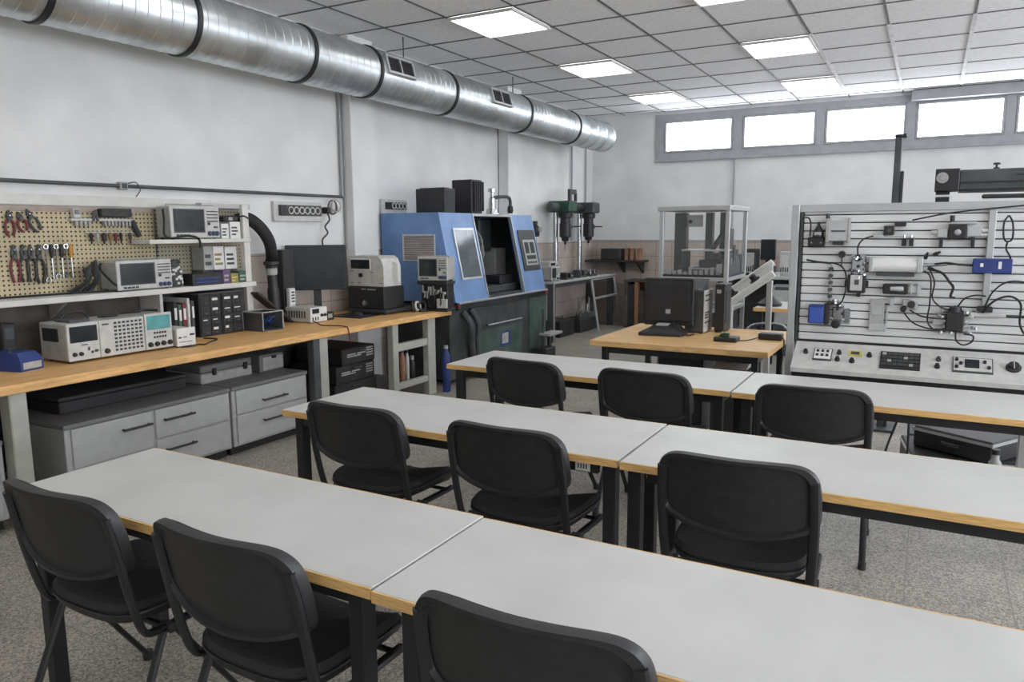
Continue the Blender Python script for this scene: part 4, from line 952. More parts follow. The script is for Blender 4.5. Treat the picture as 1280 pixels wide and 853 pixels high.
for x, w in ((-2.55, .13), (-2.22, .07), (-2.06, .06)): box(x-w/2-.01, x+w/2, 8.66, 8.76, ez0, ez1-.06, .004).build('column', M['black'], t)
box(-2.49, -2.31, 8.70, 8.72, 1.60, 1.735, .003).build('white_plate', M['light'], t); MB().lathe((-2.45, 8.70, 1.66), (0, -1, 0), [(0, .022), (.02, .02)], 12).build('round_knob', M['black'], t)
box(-2.40, -1.92, 8.20, 8.50, 1.335, 1.352, .002).build('glass_shelf', M['alu'], t); box(-2.40, -2.385, 8.20, 8.5, ez0, 1.335).build('shelf_side', M['gun'], t)
k = MB(); k.box(-2.22, -1.98, 8.25, 8.5, ez0, 1.24, .01); k.box(-2.14, -2.02, 8.2, 8.45, 1.24, 1.31, .008); k.tube(smooth_open([(-2.1, 8.35, 1.352), (-2.02, 8.35, 1.47), (-1.98, 8.35, 1.52), (-1.95, 8.35, 1.42)], 4), .03, 8); k.box(-2.05, -1.94, 8.55, 8.66, 1.30, 1.58, .01); k.build('robot_arm', M['black'], t)
k = MB()
for i in range(10): k.box(-2.55+.06*i, -2.51+.06*i, 8.16, 8.22, ez0, ez0+random.uniform(.02, .09), .003)
k.box(-2.30, -1.98, 8.15, 8.18, 1.14, 1.155); k.box(-2.0, -1.95, 8.14, 8.2, 1.1, 1.2, .004); k.build('fixture', M['offwhite'], t)
k = MB(); [k.box(-1.95+random.uniform(0, .05), -1.90, 8.2+.07*i, 8.25+.07*i, ez0, ez0+random.uniform(.1, .4), .005) for i in range(9)]; k.build('valve_bank', M['black'], t); box(ex0+.06, ex1-.10, 8.5, 8.64, ez0, 1.15, .006).build('drive_unit', M['black'], t)
k = MB(); k.box(ex0+.06, ex1-.06, ey0+.08, ey1-.05, .15, .68, .006); k.build('lower_cabinet', M['gun'], t)

# ------------------------------------------------------------------ beech desk with computers
t = thing('wooden_desk', 'beech topped desk carrying old computers behind the third row', 'desk', (-1.58, 5.85, 0))
T_ = .74
box(-2.24, -.92, 5.26, 6.42, T_-.045, T_, .004).build('desk_top', M['desk'], t)
for x in (-2.16, -1.04):
    for y in (5.31, 6.33): box(x, x+.045, y, y+.045, 0, T_-.045, .003).build('leg', M['blackmetal'], t)
k = MB(); k.box(-2.115, -1.04, 5.32, 5.345, T_-.10, T_-.045); k.box(-2.115, -1.04, 6.34, 6.365, T_-.10, T_-.045); k.box(-2.15, -2.125, 5.355, 6.33, T_-.10, T_-.045); k.box(-1.03, -1.005, 5.355, 6.33, T_-.10, T_-.045); k.build('apron', M['blackmetal'], t)
m_, T = monitor('old black monitor seen from behind on the beech desk', (-1.83, 5.96, T_), PI+math.radians(6), .40, .36, .80, 1.185, stand=False)
k = MB(); k.T = T; k.rings([[(-.17, .046, .84), (.17, .046, .84), (.17, .046, 1.16), (-.17, .046, 1.16)], [(-.165, .07, .845), (.165, .07, .845), (.165, .07, 1.155), (-.165, .07, 1.155)]]); k.build('rear_bulge', M['black'], m_)
k = MB(); k.T = T; k.box(-.02, .02, .07, .073, .90, .935); k.build('emblem', M['offwhite'], m_)
k = MB(); k.T = T; k.box(-.05, .05, .02, .06, T_+.02, .86, .006); k.build('neck', M['black'], m_)
t = thing('telephone', 'flat black desk device with sloping back before the old monitor', 'device', (-1.82, 5.76, T_))
k = MB().rings([[(-1.99, 5.66, T_), (-1.66, 5.70, T_), (-1.65, 5.86, T_), (-1.98, 5.86, T_)], [(-1.99, 5.66, T_+.025), (-1.66, 5.70, T_+.025), (-1.65, 5.86, T_+.03), (-1.98, 5.86, T_+.03)], [(-1.92, 5.73, T_+.065), (-1.73, 5.75, T_+.065), (-1.72, 5.855, T_+.085), (-1.90, 5.855, T_+.085)]]); k.build('body', M['black'], t)
k = MB(); k.T = Matrix.Translation((-1.83, 5.795, T_+.079)) @ Matrix.Rotation(math.radians(12), 4, 'X'); k.box(-.055, .045, -.03, .035, 0, .003); k.build('label', M['offwhite'], t)
k = MB(); k.tube(smooth_open([(-1.66, 5.75, T_+.02), (-1.62, 5.78, T_+.008), (-1.60, 5.86, T_+.008)], 4), .006, 6); k.build('cord', M['cable'], t)
t = thing('computer_tower', 'grey upright computer between the two dark boxes on the beech desk', 'computer', (-1.62, 6.1, T_))
box(-1.71, -1.56, 5.98, 6.24, T_+.008, 1.085, .005).build('case', M['gun'], t); fp = box(-1.56, -1.552, 5.98, 6.24, T_+.008, 1.087, .002).build('front_panel', M['light'], t)
k = MB()
for z in (1.04, 1.0, .9, .82): k.box(-1.552, -1.549, 6.0, random.uniform(6.1, 6.2), z, z+.012)
for i in range(10): k.box(-1.552, -1.549, 6.0+.018*(i % 5), 6.01+.018*(i % 5), .86+.02*(i//5), .872+.02*(i//5))
k.build('ports', M['key'], fp)
k = MB(); [k.cyl((a, b, T_), (a, b, T_+.009), .012, 8) for a in (-1.69, -1.58) for b in (6.0, 6.21)]; each(k, 'foot', M['black'], t)
t = thing('desk_device', 'grey wedge shaped device lying on top of the grey computer', 'device', (-1.63, 6.1, 1.087))
MB().prism([(5.99, 1.088), (6.22, 1.088), (6.22, 1.17), (6.16, 1.17)], 0, -1.71, -1.58).build('body', M['gun'], t); MB().tube([(-1.71, 6.0, 1.092), (-1.58, 6.0, 1.092)], .006, 6).build('edge', M['chrome'], t)
t = thing('computer_tower', 'black desktop computer right of the grey one on the beech desk', 'computer', (-1.42, 6.2, T_))
box(-1.50, -1.42, 6.10, 6.32, T_+.006, 1.135, .005).build('case', M['black'], t); box(-1.485, -1.45, 6.094, 6.10, 1.06, 1.09, .002).build('badge', M['offwhite'], t)
k = MB(); k.box(-1.42, -1.417, 6.14, 6.28, .82, 1.08); k.build('side_vent', M['dark'], t)
k = MB(); [k.cyl((a, b, T_), (a, b, T_+.007), .012, 8) for a in (-1.485, -1.435) for b in (6.13, 6.29)]; each(k, 'foot', M['black'], t)
t = thing('router', 'small black box with green plug on the beech desk', 'device', (-1.29, 5.66, T_))
box(-1.38, -1.21, 5.60, 5.73, T_, T_+.035, .006).build('body', M['black'], t); k = MB(); k.box(-1.34, -1.29, 5.64, 5.70, T_+.035, T_+.055, .003); k.box(-1.32, -1.27, 5.62, 5.65, T_+.035, T_+.065, .003); k.build('green_plug', M['green'], t); k = MB(); k.box(-1.33, -1.30, 5.645, 5.66, T_+.065, T_+.07); k.box(-1.36, -1.35, 5.61, 5.64, T_+.035, T_+.05); k.build('pale_plug', M['yellow'], t)
t = thing('power_adapter', 'black power adapter at the right end of the beech desk', 'adapter', (-1.0, 5.88, T_))
box(-1.10, -.93, 5.84, 5.94, T_, T_+.05, .008).build('body', M['black'], t); box(-1.105, -1.10, 5.85, 5.93, T_+.005, T_+.045).build('label', M['light'], t)
cable('cable', 'thin cable between the black box and the adapter on the beech desk', [(-1.21, 5.67, T_+.008), (-1.17, 5.72, T_+.005), (-1.14, 5.80, T_+.005), (-1.11, 5.86, T_+.012)], .004)
cable('cable', 'black cable hanging over the right end of the beech desk', [(-.93, 5.88, T_+.02), (-.905, 5.80, T_+.01), (-.89, 5.70, T_-.06), (-.90, 5.66, T_-.2), (-.93, 5.7, .3), (-.9, 5.75, .02)], .006)
t = thing('computer_tower', 'dark computer standing on the floor under the beech desk', 'computer', (-1.6, 5.8, 0))
box(-1.80, -1.45, 5.6, 6.0, 0, .62, .006).build('case', M['black'], t); box(-1.81, -1.80, 5.6, 6.0, .0, .62).build('side_panel', M['offwhite'], t); box(-1.78, -1.47, 5.594, 5.6, .5, .6).build('front', M['dark'], t)
t = thing('paper_tray', 'grey tray on dark box under the right half of the beech desk', 'tray', (-1.2, 5.6, 0))
box(-1.35, -1.08, 5.45, 5.80, 0, .56, .006).build('box', M['dark'], t); MB().prism([(5.46, .565), (5.78, .565), (5.78, .64), (5.70, .645)], 0, -1.34, -1.10).build('tray', M['grey'], t)

# ------------------------------------------------------------------ background right of the enclosure
t = thing('sloping_chute', 'white sloping chute with raised edges right of the glass enclosure', 'chute', (-1.45, 7.2, 0))
a = math.atan2(.315, .42); T = Matrix.Translation((-1.66, 7.05, .835)) @ Matrix.Rotation(-a, 4, 'Y') @ Matrix.Rotation(math.radians(19), 4, 'X')
k = MB(); k.T = T; k.box(0, .55, 0, .36, -.012, 0, .003); k.build('plate', M['light'], t)
for y in (0, .335): k = MB(); k.T = T; k.box(-.01, .56, y, y+.025, -.03, .035, .004); k.build('side_rail', M['white'], t)
for x in (.12, .36): k = MB(); k.T = T; k.lathe((x, .18, 0), (0, 0, 1), [(0, .05), (.012, .05), (.02, .03), (.06, .03)], 14); k.build('roller', M['black'], t)
box(-1.64, -1.58, 7.08, 7.14, 0, .86, .004).build('leg', M['light'], t); box(-1.30, -1.25, 7.20, 7.25, 0, 1.10, .004).build('leg', M['alu'], t); box(-1.66, -1.22, 7.05, 7.36, 0, .03, .004).build('base', M['gun'], t)
t = thing('small_table', 'far beech edged table between the enclosure and the trainer', 'table', (-1.2, 8.7, 0))
box(-1.62, -.75, 8.30, 9.1, .70, .735, .003).build('table_top', M['laminate'], t); box(-1.625, -.745, 8.285, 8.30, .695, .735, .003).build('front_edge', M['woodedge'], t)
for x in (-1.58, -.83):
    for y in (8.33, 9.03): box(x, x+.045, y, y+.045, 0, .70, .003).build('leg', M['blackmetal'], t)
t = thing('turntable', 'round black device on the far beech edged table', 'device', (-1.50, 8.6, .735))
MB().lathe((-1.50, 8.55, .735), (0, 0, 1), [(0, .12), (.03, .13), (.05, .10), (.09, .05), (.12, .02)], 18).build('body', M['black'], t); MB().tube([(-1.5, 8.55, .84), (-1.46, 8.55, .95)], .012, 8).build('spindle', M['chrome'], t)
t = thing('folding_chair', 'dark blue chair with pale tube frame under the far table', 'chair', (-1.38, 7.9, 0))
box(-1.55, -1.18, 7.78, 8.12, .43, .46, .01).build('seat', M['navy'], t)
k = MB().tube(smooth_open([(-1.58, 7.76, .55), (-1.50, 7.76, .62), (-1.25, 7.76, .63), (-1.17, 7.76, .56)], 4), .014, 8); k.build('back_rail', M['chrome'], t)
for x in (-1.55, -1.18):
    for y in (7.78, 8.10): MB().tube([(x, y, 0), (x, y, .44 if y > 8 else .56)], .013, 8).build('leg', M['chrome'], t)
t = thing('back_bench', 'grey bench with equipment along the back wall', 'bench', (-1.7, 11.4, 0))
box(-2.75, -.5, 11.05, 11.80, .86, .90, .003).build('bench_top', M['grey'], t)
for x in (-2.7, -1.7, -.6): box(x, x+.06, 11.1, 11.75, 0, .86, .003).build('leg', M['gun'], t)
box(-2.62, -.62, 11.70, 11.74, .1, .84).build('back_board', M['gun'], t)
monitor('small dark monitor on the bench along the back wall', (-2.06, 11.40, .90), 0, .21, .30, 1.12, 1.42, base=(.2, .18))
for (x0, x1, z1, m, nm, c) in ((-2.36, -2.20, 1.28, 'dark', 'dark device left of the small monitor on the back bench', 'device'), (-1.88, -1.73, 1.245, 'grey', 'grey box right of the small monitor on the back bench', 'box'), (-1.68, -1.50, 1.05, 'black', 'low black device at the right on the back bench', 'device'), (-2.60, -2.42, 1.2, 'black', 'black device at the left end of the back bench', 'device'), (-1.42, -1.2, 1.15, 'gun', 'dark grey device farthest right on the back bench', 'device')):
    t = thing('bench_'+c, nm, c, ((x0+x1)/2, 11.4, .90))
    box(x0, x1, 11.25, 11.55, .90, z1, .006).build('body', M[m], t); box(x0+.02, x1-.02, 11.244, 11.25, .94, z1-.05, .002).build('front', M['offwhite' if m != 'grey' else 'light'], t)
    k = MB(); [k.box(x0+.03+.03*i, x0+.045+.03*i, 11.24, 11.244, .96, .96+random.uniform(.03, .1)) for i in range(4)]; k.build('controls', M['key'], t)
t = thing('tool_tray', 'white tray of small parts before the small monitor', 'tray', (-2.05, 11.16, .90))
box(-2.25, -1.85, 11.08, 11.24, .90, .96, .004).build('tray', M['light'], t); k = MB(); [k.box(-2.22+.05*i, -2.19+.05*i, 11.1, 11.2, .96, random.uniform(.98, 1.08), .004) for i in range(7)]; k.build('parts', M['gun'], t)
t = thing('storage_cabinet', 'low dark cabinet with yellow label right behind the trainer edge', 'cabinet', (-1.1, 10.0, 0))
box(-1.72, -1.2, 9.7, 10.2, 0, .86, .006).build('body', M['gun'], t); box(-1.70, -1.46, 9.692, 9.7, .4, .82, .003).build('door', M['grey'], t); box(-1.45, -1.22, 9.692, 9.7, .4, .82, .003).build('door', M['dark'], t); box(-1.42, -1.25, 9.686, 9.692, .55, .62).build('label', M['yellow'], t)
# ------------------------------------------------------------------ slatted pneumatics trainer
PY = 5.0
t = thing('training_panel', 'large slatted aluminium training panel with sloping grey control console', 'training panel', (.1, 5.1, 0))
tx0, tx1 = -.765, 1.15
for x in (tx0, tx1-.045): box(x, x+.045, PY-.02, PY+.045, 0, 1.72, .004).build('post', M['alu'], t)
box(tx0+.045, tx1-.045, PY-.015, PY+.04, 1.675, 1.722, .004).build('top_rail', M['alu'], t)
box(tx0+.055, tx0+.066, PY-.018, PY-.002, .88, 1.67).build('slot_strip', M['gun'], t)
k = MB(); z = .885
while z < 1.665:
    k.box(tx0+.07, tx1-.05, PY-.004, PY+.02, z, z+.042, .004); z += .0485
k.build('slats', M['alup'], t)
box(tx0+.046, tx1-.046, PY+.022, PY+.038, .86, 1.675).build('slat_backing', M['groove'], t)
cz = [(4.985, .872), (4.765, .738), (4.765, .712), (4.985, .712)]
MB().prism(cz, 0, -.70, tx1-.05).build('console', M['light'], t)
def cs(x, v): return Vector((x, 4.985-.22*v, .872-.134*v))   # v: 0 top .. 1 front
CN = Vector((0, -.134, .22)).normalized()
def cbox(x0, x1, v0, v1, h0, h1, name, m, p=t, lab=None):
    a = [cs(x0, v0), cs(x1, v0), cs(x1, v1), cs(x0, v1)]
    return MB().rings([[q+CN*h0 for q in a], [q+CN*h1 for q in a]]).build(name, M[m], p, lab)
def cknob(x, v, r, name='knob', m='knob', h=.025):
    return MB().lathe(cs(x, v), CN, [(0, r), (h*.4, r), (h*.5, r*.8), (h, r*.7)], 14).build(name, M[m], t)
cknob(-.632, .42, .015)
pl = cbox(-.585, -.48, .25, .68, 0, .006, 'terminal_plate', 'gun'); cbox(-.58, -.485, .28, .64, .006, .009, 'plate_face', 'white', pl)
for i in range(6): cbox(-.57+.028*(i % 3), -.555+.028*(i % 3), .33+.15*(i//3), .40+.15*(i//3), .009, .014, 'terminal', 'key', pl)
cknob(-.442, .38, .014, 'push_button'); cknob(-.445, .62, .015)
cbox(-.39, -.315, .27, .44, 0, .006, 'yellow_label', 'yellow'); cbox(-.375, -.33, .31, .40, .006, .01, 'label_mark', 'gun'); cknob(-.365, .64, .016); cknob(-.275, .40, .015)
kp = cbox(-.215, -.005, .22, .80, 0, .008, 'keypad', 'black')
for i in range(7):
    for j in range(4): cbox(-.205+.0285*i, -.184+.0285*i, .27+.12*j, .345+.12*j, .008, .012, 'key', 'offwhite' if (i*3+j*2) % 7 == 0 else 'gun', kp)
cknob(.085, .38, .014, 'push_button', 'gun'); cknob(.08, .62, .015)
mp = cbox(.155, .35, .24, .74, 0, .006, 'meter_plate', 'gun'); cbox(.16, .345, .27, .70, .006, .009, 'plate_face', 'light', mp); cbox(.215, .285, .33, .60, .009, .013, 'display', 'screen', mp)
for x, v in ((.175, .36), (.175, .60), (.195, .48), (.31, .4), (.33, .58)): MB().lathe(cs(x, v)+CN*.009, CN, [(0, .010), (.012, .009)], 10).build('jack', M['knob'], mp)
cknob(.445, .48, .037, 'selector_knob', 'knob', .03); cbox(.443, .448, .35, .62, .031, .036, 'pointer', 'offwhite'); cknob(.62, .5, .02)
box(-.70, tx1-.05, 4.80, 4.98, .60, .71, .004).build('under_box', M['black'], t)
for x in (-.66, .50, 1.0): box(x, x+.06, 4.86, 4.92, 0, .60, .004).build('leg', M['alu'], t)
for x in (tx0, tx1-.05): box(x, x+.05, 4.75, 5.35, 0, .05, .004).build('foot', M['gun'], t)
GP = 'devices clipped on the slatted panel'
Q = PY-.004
def dev(name, label, cat, x, z): return thing(name, label, cat, (x, Q, z), GP)
def fit(mb, x, z, r=.010, l=.03, d=(0, -1, 0)): return mb.lathe((x, Q-.02, z), d, [(0, r), (l*.6, r), (l*.65, r*.7), (l, r*.6)], 10)
t = dev('valve_block', 'black valve with lever at the top left of the slatted panel', 'valve', -.60, 1.54)
box(-.66, -.565, Q-.05, Q, 1.465, 1.525, .006).build('body', M['black'], t); k = MB(); k.lathe((-.605, Q-.025, 1.525), (0, 0, 1), [(0, .032), (.03, .03), (.07, .008), (.09, .008)], 12); k.build('lever', M['black'], t)
k = MB(); [fit(k, x, z) for x, z in ((-.64, 1.49), (-.585, 1.49))]; k.box(-.625, -.585, Q-.055, Q-.05, 1.535, 1.555); k.build('fittings', M['offwhite'], t)
t = dev('air_cylinder', 'light square cylinder block right of the top left valve', 'cylinder', -.49, 1.56)
box(-.545, -.435, Q-.06, Q, 1.50, 1.62, .004).build('body', M['alu'], t); k = MB(); k.box(-.56, -.54, Q-.065, Q, 1.49, 1.635, .003); k.box(-.44, -.425, Q-.065, Q, 1.49, 1.64, .003); each(k, 'end_cap', M['offwhite'], t); k = MB(); k.box(-.53, -.45, Q-.064, Q-.06, 1.555, 1.565); k.box(-.52, -.46, Q-.03, Q, 1.475, 1.50, .003); k.cyl((-.555, Q-.03, 1.635), (-.555, Q-.03, 1.665), .012, 10); k.build('ports', M['gun'], t)
t = dev('limit_switch', 'small black limit switch on pale bracket, top middle of the panel', 'switch', -.22, 1.56)
box(-.245, -.19, Q-.045, Q, 1.535, 1.59, .004).build('body', M['black'], t); box(-.19, -.13, Q-.04, Q, 1.585, 1.61, .004).build('roller_arm', M['black'], t); k = MB(); k.box(-.30, -.245, Q-.03, Q, 1.52, 1.545, .003); k.box(-.30, -.12, Q-.012, Q, 1.515, 1.53, .002); k.build('bracket', M['alu'], t); MB().lathe((-.217, Q-.045, 1.562), (0, -1, 0), [(0, .012), (.01, .01)], 10).build('button', M['gun'], t)
t = dev('valve_block', 'wide black valve with round knob at the top right of the panel', 'valve', .13, 1.55)
box(.085, .175, Q-.055, Q, 1.515, 1.595, .004).build('body', M['black'], t); k = MB(); k.lathe((.13, Q-.055, 1.55), (0, -1, 0), [(0, .018), (.012, .017), (.014, .01)], 12); k.build('knob', M['chrome'], t)
k = MB(); k.box(.03, .085, Q-.04, Q, 1.52, 1.57, .004); k.box(.175, .245, Q-.04, Q, 1.525, 1.58, .004); k.box(.09, .22, Q-.03, Q, 1.595, 1.61, .003); [k.lathe((x, Q-.03, z), (s, 0, 0), [(0, .012), (.03, .01)], 8) for x, z, s in ((.03, 1.55, -1), (.245, 1.56, 1), (.245, 1.535, 1))]; k.build('fittings', M['alu'], t)
k = MB(); k.box(.045, .062, Q-.04, Q, 1.465, 1.52, .003); k.box(.20, .217, Q-.04, Q, 1.465, 1.525, .003); k.cyl((.10, Q-.03, 1.61), (.10, Q-.03, 1.645), .012, 10); each(k, 'stop', M['black'], t)
for x, nm in ((-.135, 'small black plug below the limit switch, left one'), (-.098, 'small black plug below the limit switch, right one')):
    t = dev('panel_plug', nm, 'plug', x, 1.49); MB().rings([[(x-.012, Q, 1.47), (x+.012, Q, 1.47), (x+.012, Q, 1.52), (x-.012, Q, 1.52)], [(x-.010, Q-.03, 1.475), (x+.010, Q-.03, 1.475), (x+.010, Q-.03, 1.515), (x-.010, Q-.03, 1.515)]]).build('body', M['black'], t); MB().cyl((x, Q-.015, 1.52), (x, Q-.015, 1.535), .005, 6).build('pin', M['chrome'], t)
t = dev('support_bar', 'upright pale aluminium bar over the right part of the panel', 'bar', .29, 1.0)
box(.275, .312, Q-.03, Q, 1.14, 1.675, .004).build('bar', M['alu'], t); MB().lathe((.2935, Q-.015, 1.675), (0, 0, 1), [(0, .02), (.01, .018), (.014, .006)], 10).build('cap', M['offwhite'], t)
t = dev('blue_module', 'wide navy blue module across the upright bar', 'module', .305, 1.32)
box(.215, .40, Q-.085, Q-.03, 1.325, 1.405, .004).build('body', M['navy'], t); k = MB(); k.box(.25, .265, Q-.09, Q-.085, 1.36, 1.38); k.box(.335, .35, Q-.09, Q-.085, 1.35, 1.39); each(k, 'white_mark', M['white'], t)
t = dev('air_cylinder', 'thick white cylinder in the middle of the slatted panel', 'cylinder', -.16, 1.36)
k = MB().lathe((-.285, Q-.045, 1.362), (1, 0, 0), [(0, .042), (.23, .042)], 20); k.build('barrel', M['white'], t); k = MB(); k.box(-.31, -.285, Q-.09, Q, 1.32, 1.41, .004); k.box(-.06, -.03, Q-.09, Q, 1.32, 1.41, .004); each(k, 'end_cap', M['alu'], t); MB().cyl((-.03, Q-.045, 1.362), (.09, Q-.045, 1.37), .010, 10).build('piston_rod', M['chrome'], t)
k = MB(); [fit(k, x, z, .011, .04, d) for x, z, d in ((-.02, 1.40, (.3, -.5, 1)), (.0, 1.345, (1, -.5, -.3)), (.02, 1.42, (1, -.2, .6)))]; k.build('fittings', M['black'], t)
box(-.27, -.07, Q-.05, Q, 1.295, 1.318, .003).build('mount', M['gun'], t)
t = dev('fitting_cluster', 'cluster of bright fittings left of the thick white cylinder', 'fittings', -.37, 1.36)
k = MB()
for i in range(12):
    x, z = -.41+.07*random.random(), 1.28+.13*random.random(); fit(k, x, z, .011, .04, random.choice(((0, -1, .4), (.6, -1, 0), (-.6, -1, .3))))
k.box(-.41, -.33, Q-.03, Q, 1.27, 1.42, .006); k.build('body', M['chrome'], t)
k = MB(); [fit(k, -.40+.03*i, 1.30+.05*(i % 2), .010, .03) for i in range(3)]; k.build('rings', M['black'], t)
for x, z, nm in ((-.435, 1.42, 'round black knob above the square gauge, left one'), (-.345, 1.40, 'round black knob above the square gauge, right one')):
    t = dev('hand_knob', nm, 'knob', x-.03, z)
    x -= .03
    MB().lathe((x, Q, z), (0, -1, 0), [(0, .012), (.02, .012), (.022, .022), (.045, .02)], 14).build('knob', M['black'], t); MB().cyl((x, Q-.01, z), (x, Q-.01, z-.08), .004, 6).build('stem', M['gun'], t)
t = dev('pressure_gauge', 'square light gauge with black sides on the panel', 'gauge', -.36, 1.24)
box(-.425, -.325, Q-.05, Q, 1.19, 1.30, .004).build('body', M['black'], t); box(-.408, -.342, Q-.054, Q-.05, 1.205, 1.298, .002).build('face', M['light'], t); k = MB(); k.box(-.385, -.36, Q-.057, Q-.054, 1.24, 1.27); k.build('marks', M['gun'], t)
k = MB(); [k.lathe((x, Q-.025, 1.245), (s, 0, 0), [(0, .022), (.015, .02)], 10) for x, s in ((-.425, -1), (-.325, 1))]; k.box(-.37, -.35, Q-.03, Q, 1.165, 1.19, .003); k.build('side_knob', M['black'], t)
t = dev('solenoid_valve', 'long black valve with light centre below the thick white cylinder', 'valve', -.13, 1.22)
box(-.23, -.10, Q-.05, Q, 1.19, 1.25, .006).build('body', M['black'], t); k = MB().lathe((-.19, Q-.05, 1.222), (1, 0, 0), [(0, .012), (.06, .016), (.07, .012)], 10); k.box(-.10, -.03, Q-.04, Q, 1.195, 1.245, .006); k.box(-.085, -.075, Q-.05, Q, 1.185, 1.255, .002); k.box(-.05, -.04, Q-.05, Q, 1.185, 1.255, .002); k.build('coil', M['alu'], t)
t = dev('distributor', 'small dark distributor with two hoses right of the pale plate', 'distributor', -.11, 1.1)
k = MB(); k.lathe((-.115, Q, 1.10), (0, -1, 0), [(0, .018), (.04, .016)], 12); k.lathe((-.075, Q, 1.13), (0, -1, 0), [(0, .022), (.04, .02)], 12); k.build('body', M['black'], t); k = MB(); k.box(-.12, -.08, Q-.025, Q, 1.12, 1.16, .004); k.box(-.06, -.04, Q-.03, Q, 1.10, 1.14, .003); k.build('fittings', M['alu'], t)
t = dev('pale_plate', 'pale slotted plate hanging low in the middle of the panel', 'plate', -.24, 1.05)
box(-.295, -.215, Q-.018, Q, .99, 1.155, .003).build('plate', M['offwhite'], t); k = MB(); k.box(-.285, -.225, Q-.022, Q-.018, 1.06, 1.12, .001); k.box(-.295, -.20, Q-.03, Q-.018, .965, 1.01, .003); k.box(-.205, -.195, Q-.02, Q, .97, 1.12, .002); k.box(-.19, -.165, Q-.03, Q, 1.12, 1.17, .003); k.build('slots', M['alu'], t)
t = dev('blue_valve', 'square blue valve box at the lower left of the panel', 'valve', -.58, 1.05)
box(-.635, -.545, Q-.065, Q, .995, 1.11, .005).build('body', M['navy'], t); box(-.628, -.552, Q-.069, Q-.065, 1.0, 1.095, .002).build('front', mat('blue front', (62, 88, 168), .4), t); k = MB(); k.box(-.545, -.52, Q-.05, Q, .99, 1.12, .004); k.build('connector', M['black'], t)
t = dev('filter_regulator', 'bright regulator with round black knob right of the blue valve box', 'regulator', -.46, 1.05)
k = MB(); k.box(-.50, -.44, Q-.04, Q, 1.0, 1.10, .006)
for i in range(9): fit(k, -.52+.09*random.random(), 1.0+.15*random.random(), .011, .035, random.choice(((.4, -1, .2), (-.4, -1, .5), (0, -1, 0))))
k.box(-.435, -.40, Q-.03, Q, 1.0, 1.09, .004); k.build('body', M['chrome'], t); MB().lathe((-.475, Q-.04, 1.0), (0, -1, -.15), [(0, .026), (.03, .026), (.034, .014)], 14).build('knob', M['black'], t); k = MB(); [fit(k, -.50+.03*i, 1.12-.03*i, .010, .045) for i in range(3)]; k.build('black_fitting', M['black'], t)
t = dev('chain_link', 'vertical string of black and pale fittings above the blue valve box', 'fittings', -.52, 1.25)
k = MB()
for i in range(6): k.lathe((-.522, Q, 1.12+.042*i), (0, -1, 0), [(0, .013), (.03, .012)], 10)
k.build('beads', M['gun'], t); MB().tube([(-.522, Q-.012, 1.11), (-.522, Q-.012, 1.36)], .006, 6).build('line', M['offwhite'], t)
t = dev('valve_island', 'black valve block with many hoses at the lower right of the panel', 'valve', .155, 1.05)
k = MB(); k.box(.105, .195, Q-.07, Q, .99, 1.10, .006); k.lathe((.15, Q-.04, 1.10), (0, 0, 1), [(0, .035), (.03, .03), (.035, .01)], 12); k.build('body', M['black'], t); k = MB(); [fit(k, .07+.025*(i % 3)+.12*(i > 5), .98+.03*(i % 5), .012, .045, random.choice(((.5, -1, 0), (-.5, -1, .2)))) for i in range(12)]; k.box(.04, .10, Q-.03, Q, 1.02, 1.07, .003); k.build('fittings', M['alu'], t)
t = dev('air_cylinder', 'slim pale cylinder with rod at the right of the black valve block', 'cylinder', .32, 1.09)
k = MB().lathe((.225, Q-.03, 1.088), (1, 0, 0), [(0, .014), (.17, .014)], 14); k.build('barrel', M['light'], t); MB().cyl((.395, Q-.03, 1.088), (.48, Q-.03, 1.088), .006, 8).build('piston_rod', M['gun'], t); k = MB(); k.box(.255, .33, Q-.05, Q, 1.105, 1.135, .004); k.box(.235, .25, Q-.03, Q, 1.07, 1.105); k.build('bracket', M['black'], t)
# hoses
HZ = Q-.05
def hose(label, pts, r=.0045): cable('air_hose', label, [(x, HZ-(.02 if 0 < i < len(pts)-1 else 0), z) for i, (x, z) in enumerate(pts)], r, 'cable', 'hose', None, 7, 'hoses on the slatted panel')
hose('hose looping along the top left corner of the panel', [(-.70, 1.64), (-.66, 1.64), (-.645, 1.60), (-.65, 1.53)])
hose('long hose along the top rail of the panel', [(-.10, 1.62), (.10, 1.66), (.40, 1.69), (.75, 1.72), (1.05, 1.66)])
hose('hose from the limit switch down to the right round knob', [(-.30, 1.53), (-.35, 1.51), (-.375, 1.47), (-.375, 1.42)])
hose('hose from the left edge to the string of fittings', [(-.66, 1.385), (-.60, 1.375), (-.52, 1.365)], .006)
hose('hose bending around the left side of the square gauge', [(-.52, 1.37), (-.46, 1.35), (-.43, 1.29), (-.43, 1.20), (-.45, 1.13), (-.48, 1.11)])
hose('hose from the thick white cylinder to the blue module', [(.03, 1.37), (.09, 1.378), (.15, 1.37), (.215, 1.365)], .006)
hose('hose dropping straight from the cylinder to the valve block', [(-.02, 1.33), (.015, 1.29), (.02, 1.15), (.015, 1.04), (.06, .99), (.10, 1.0)])
hose('hose curving from the cylinder down to the top of the valve block', [(.0, 1.35), (.035, 1.27), (.03, 1.18), (.07, 1.13), (.12, 1.11)])
hose('short hose with black clip right of the thick cylinder', [(.01, 1.34), (.07, 1.32), (.11, 1.27), (.13, 1.24), (.12, 1.19), (.14, 1.18)], .007)
hose('upper one of two hoses from the distributor to the valve block', [(-.08, 1.10), (-.02, 1.07), (.06, 1.06), (.11, 1.06)])
hose('lower one of two hoses from the distributor to the valve block', [(-.11, 1.085), (-.06, 1.03), (.02, 1.0), (.105, .995)])
hose('hose arching from the valve block to the upright bar', [(.16, 1.13), (.19, 1.18), (.24, 1.20), (.29, 1.195)])
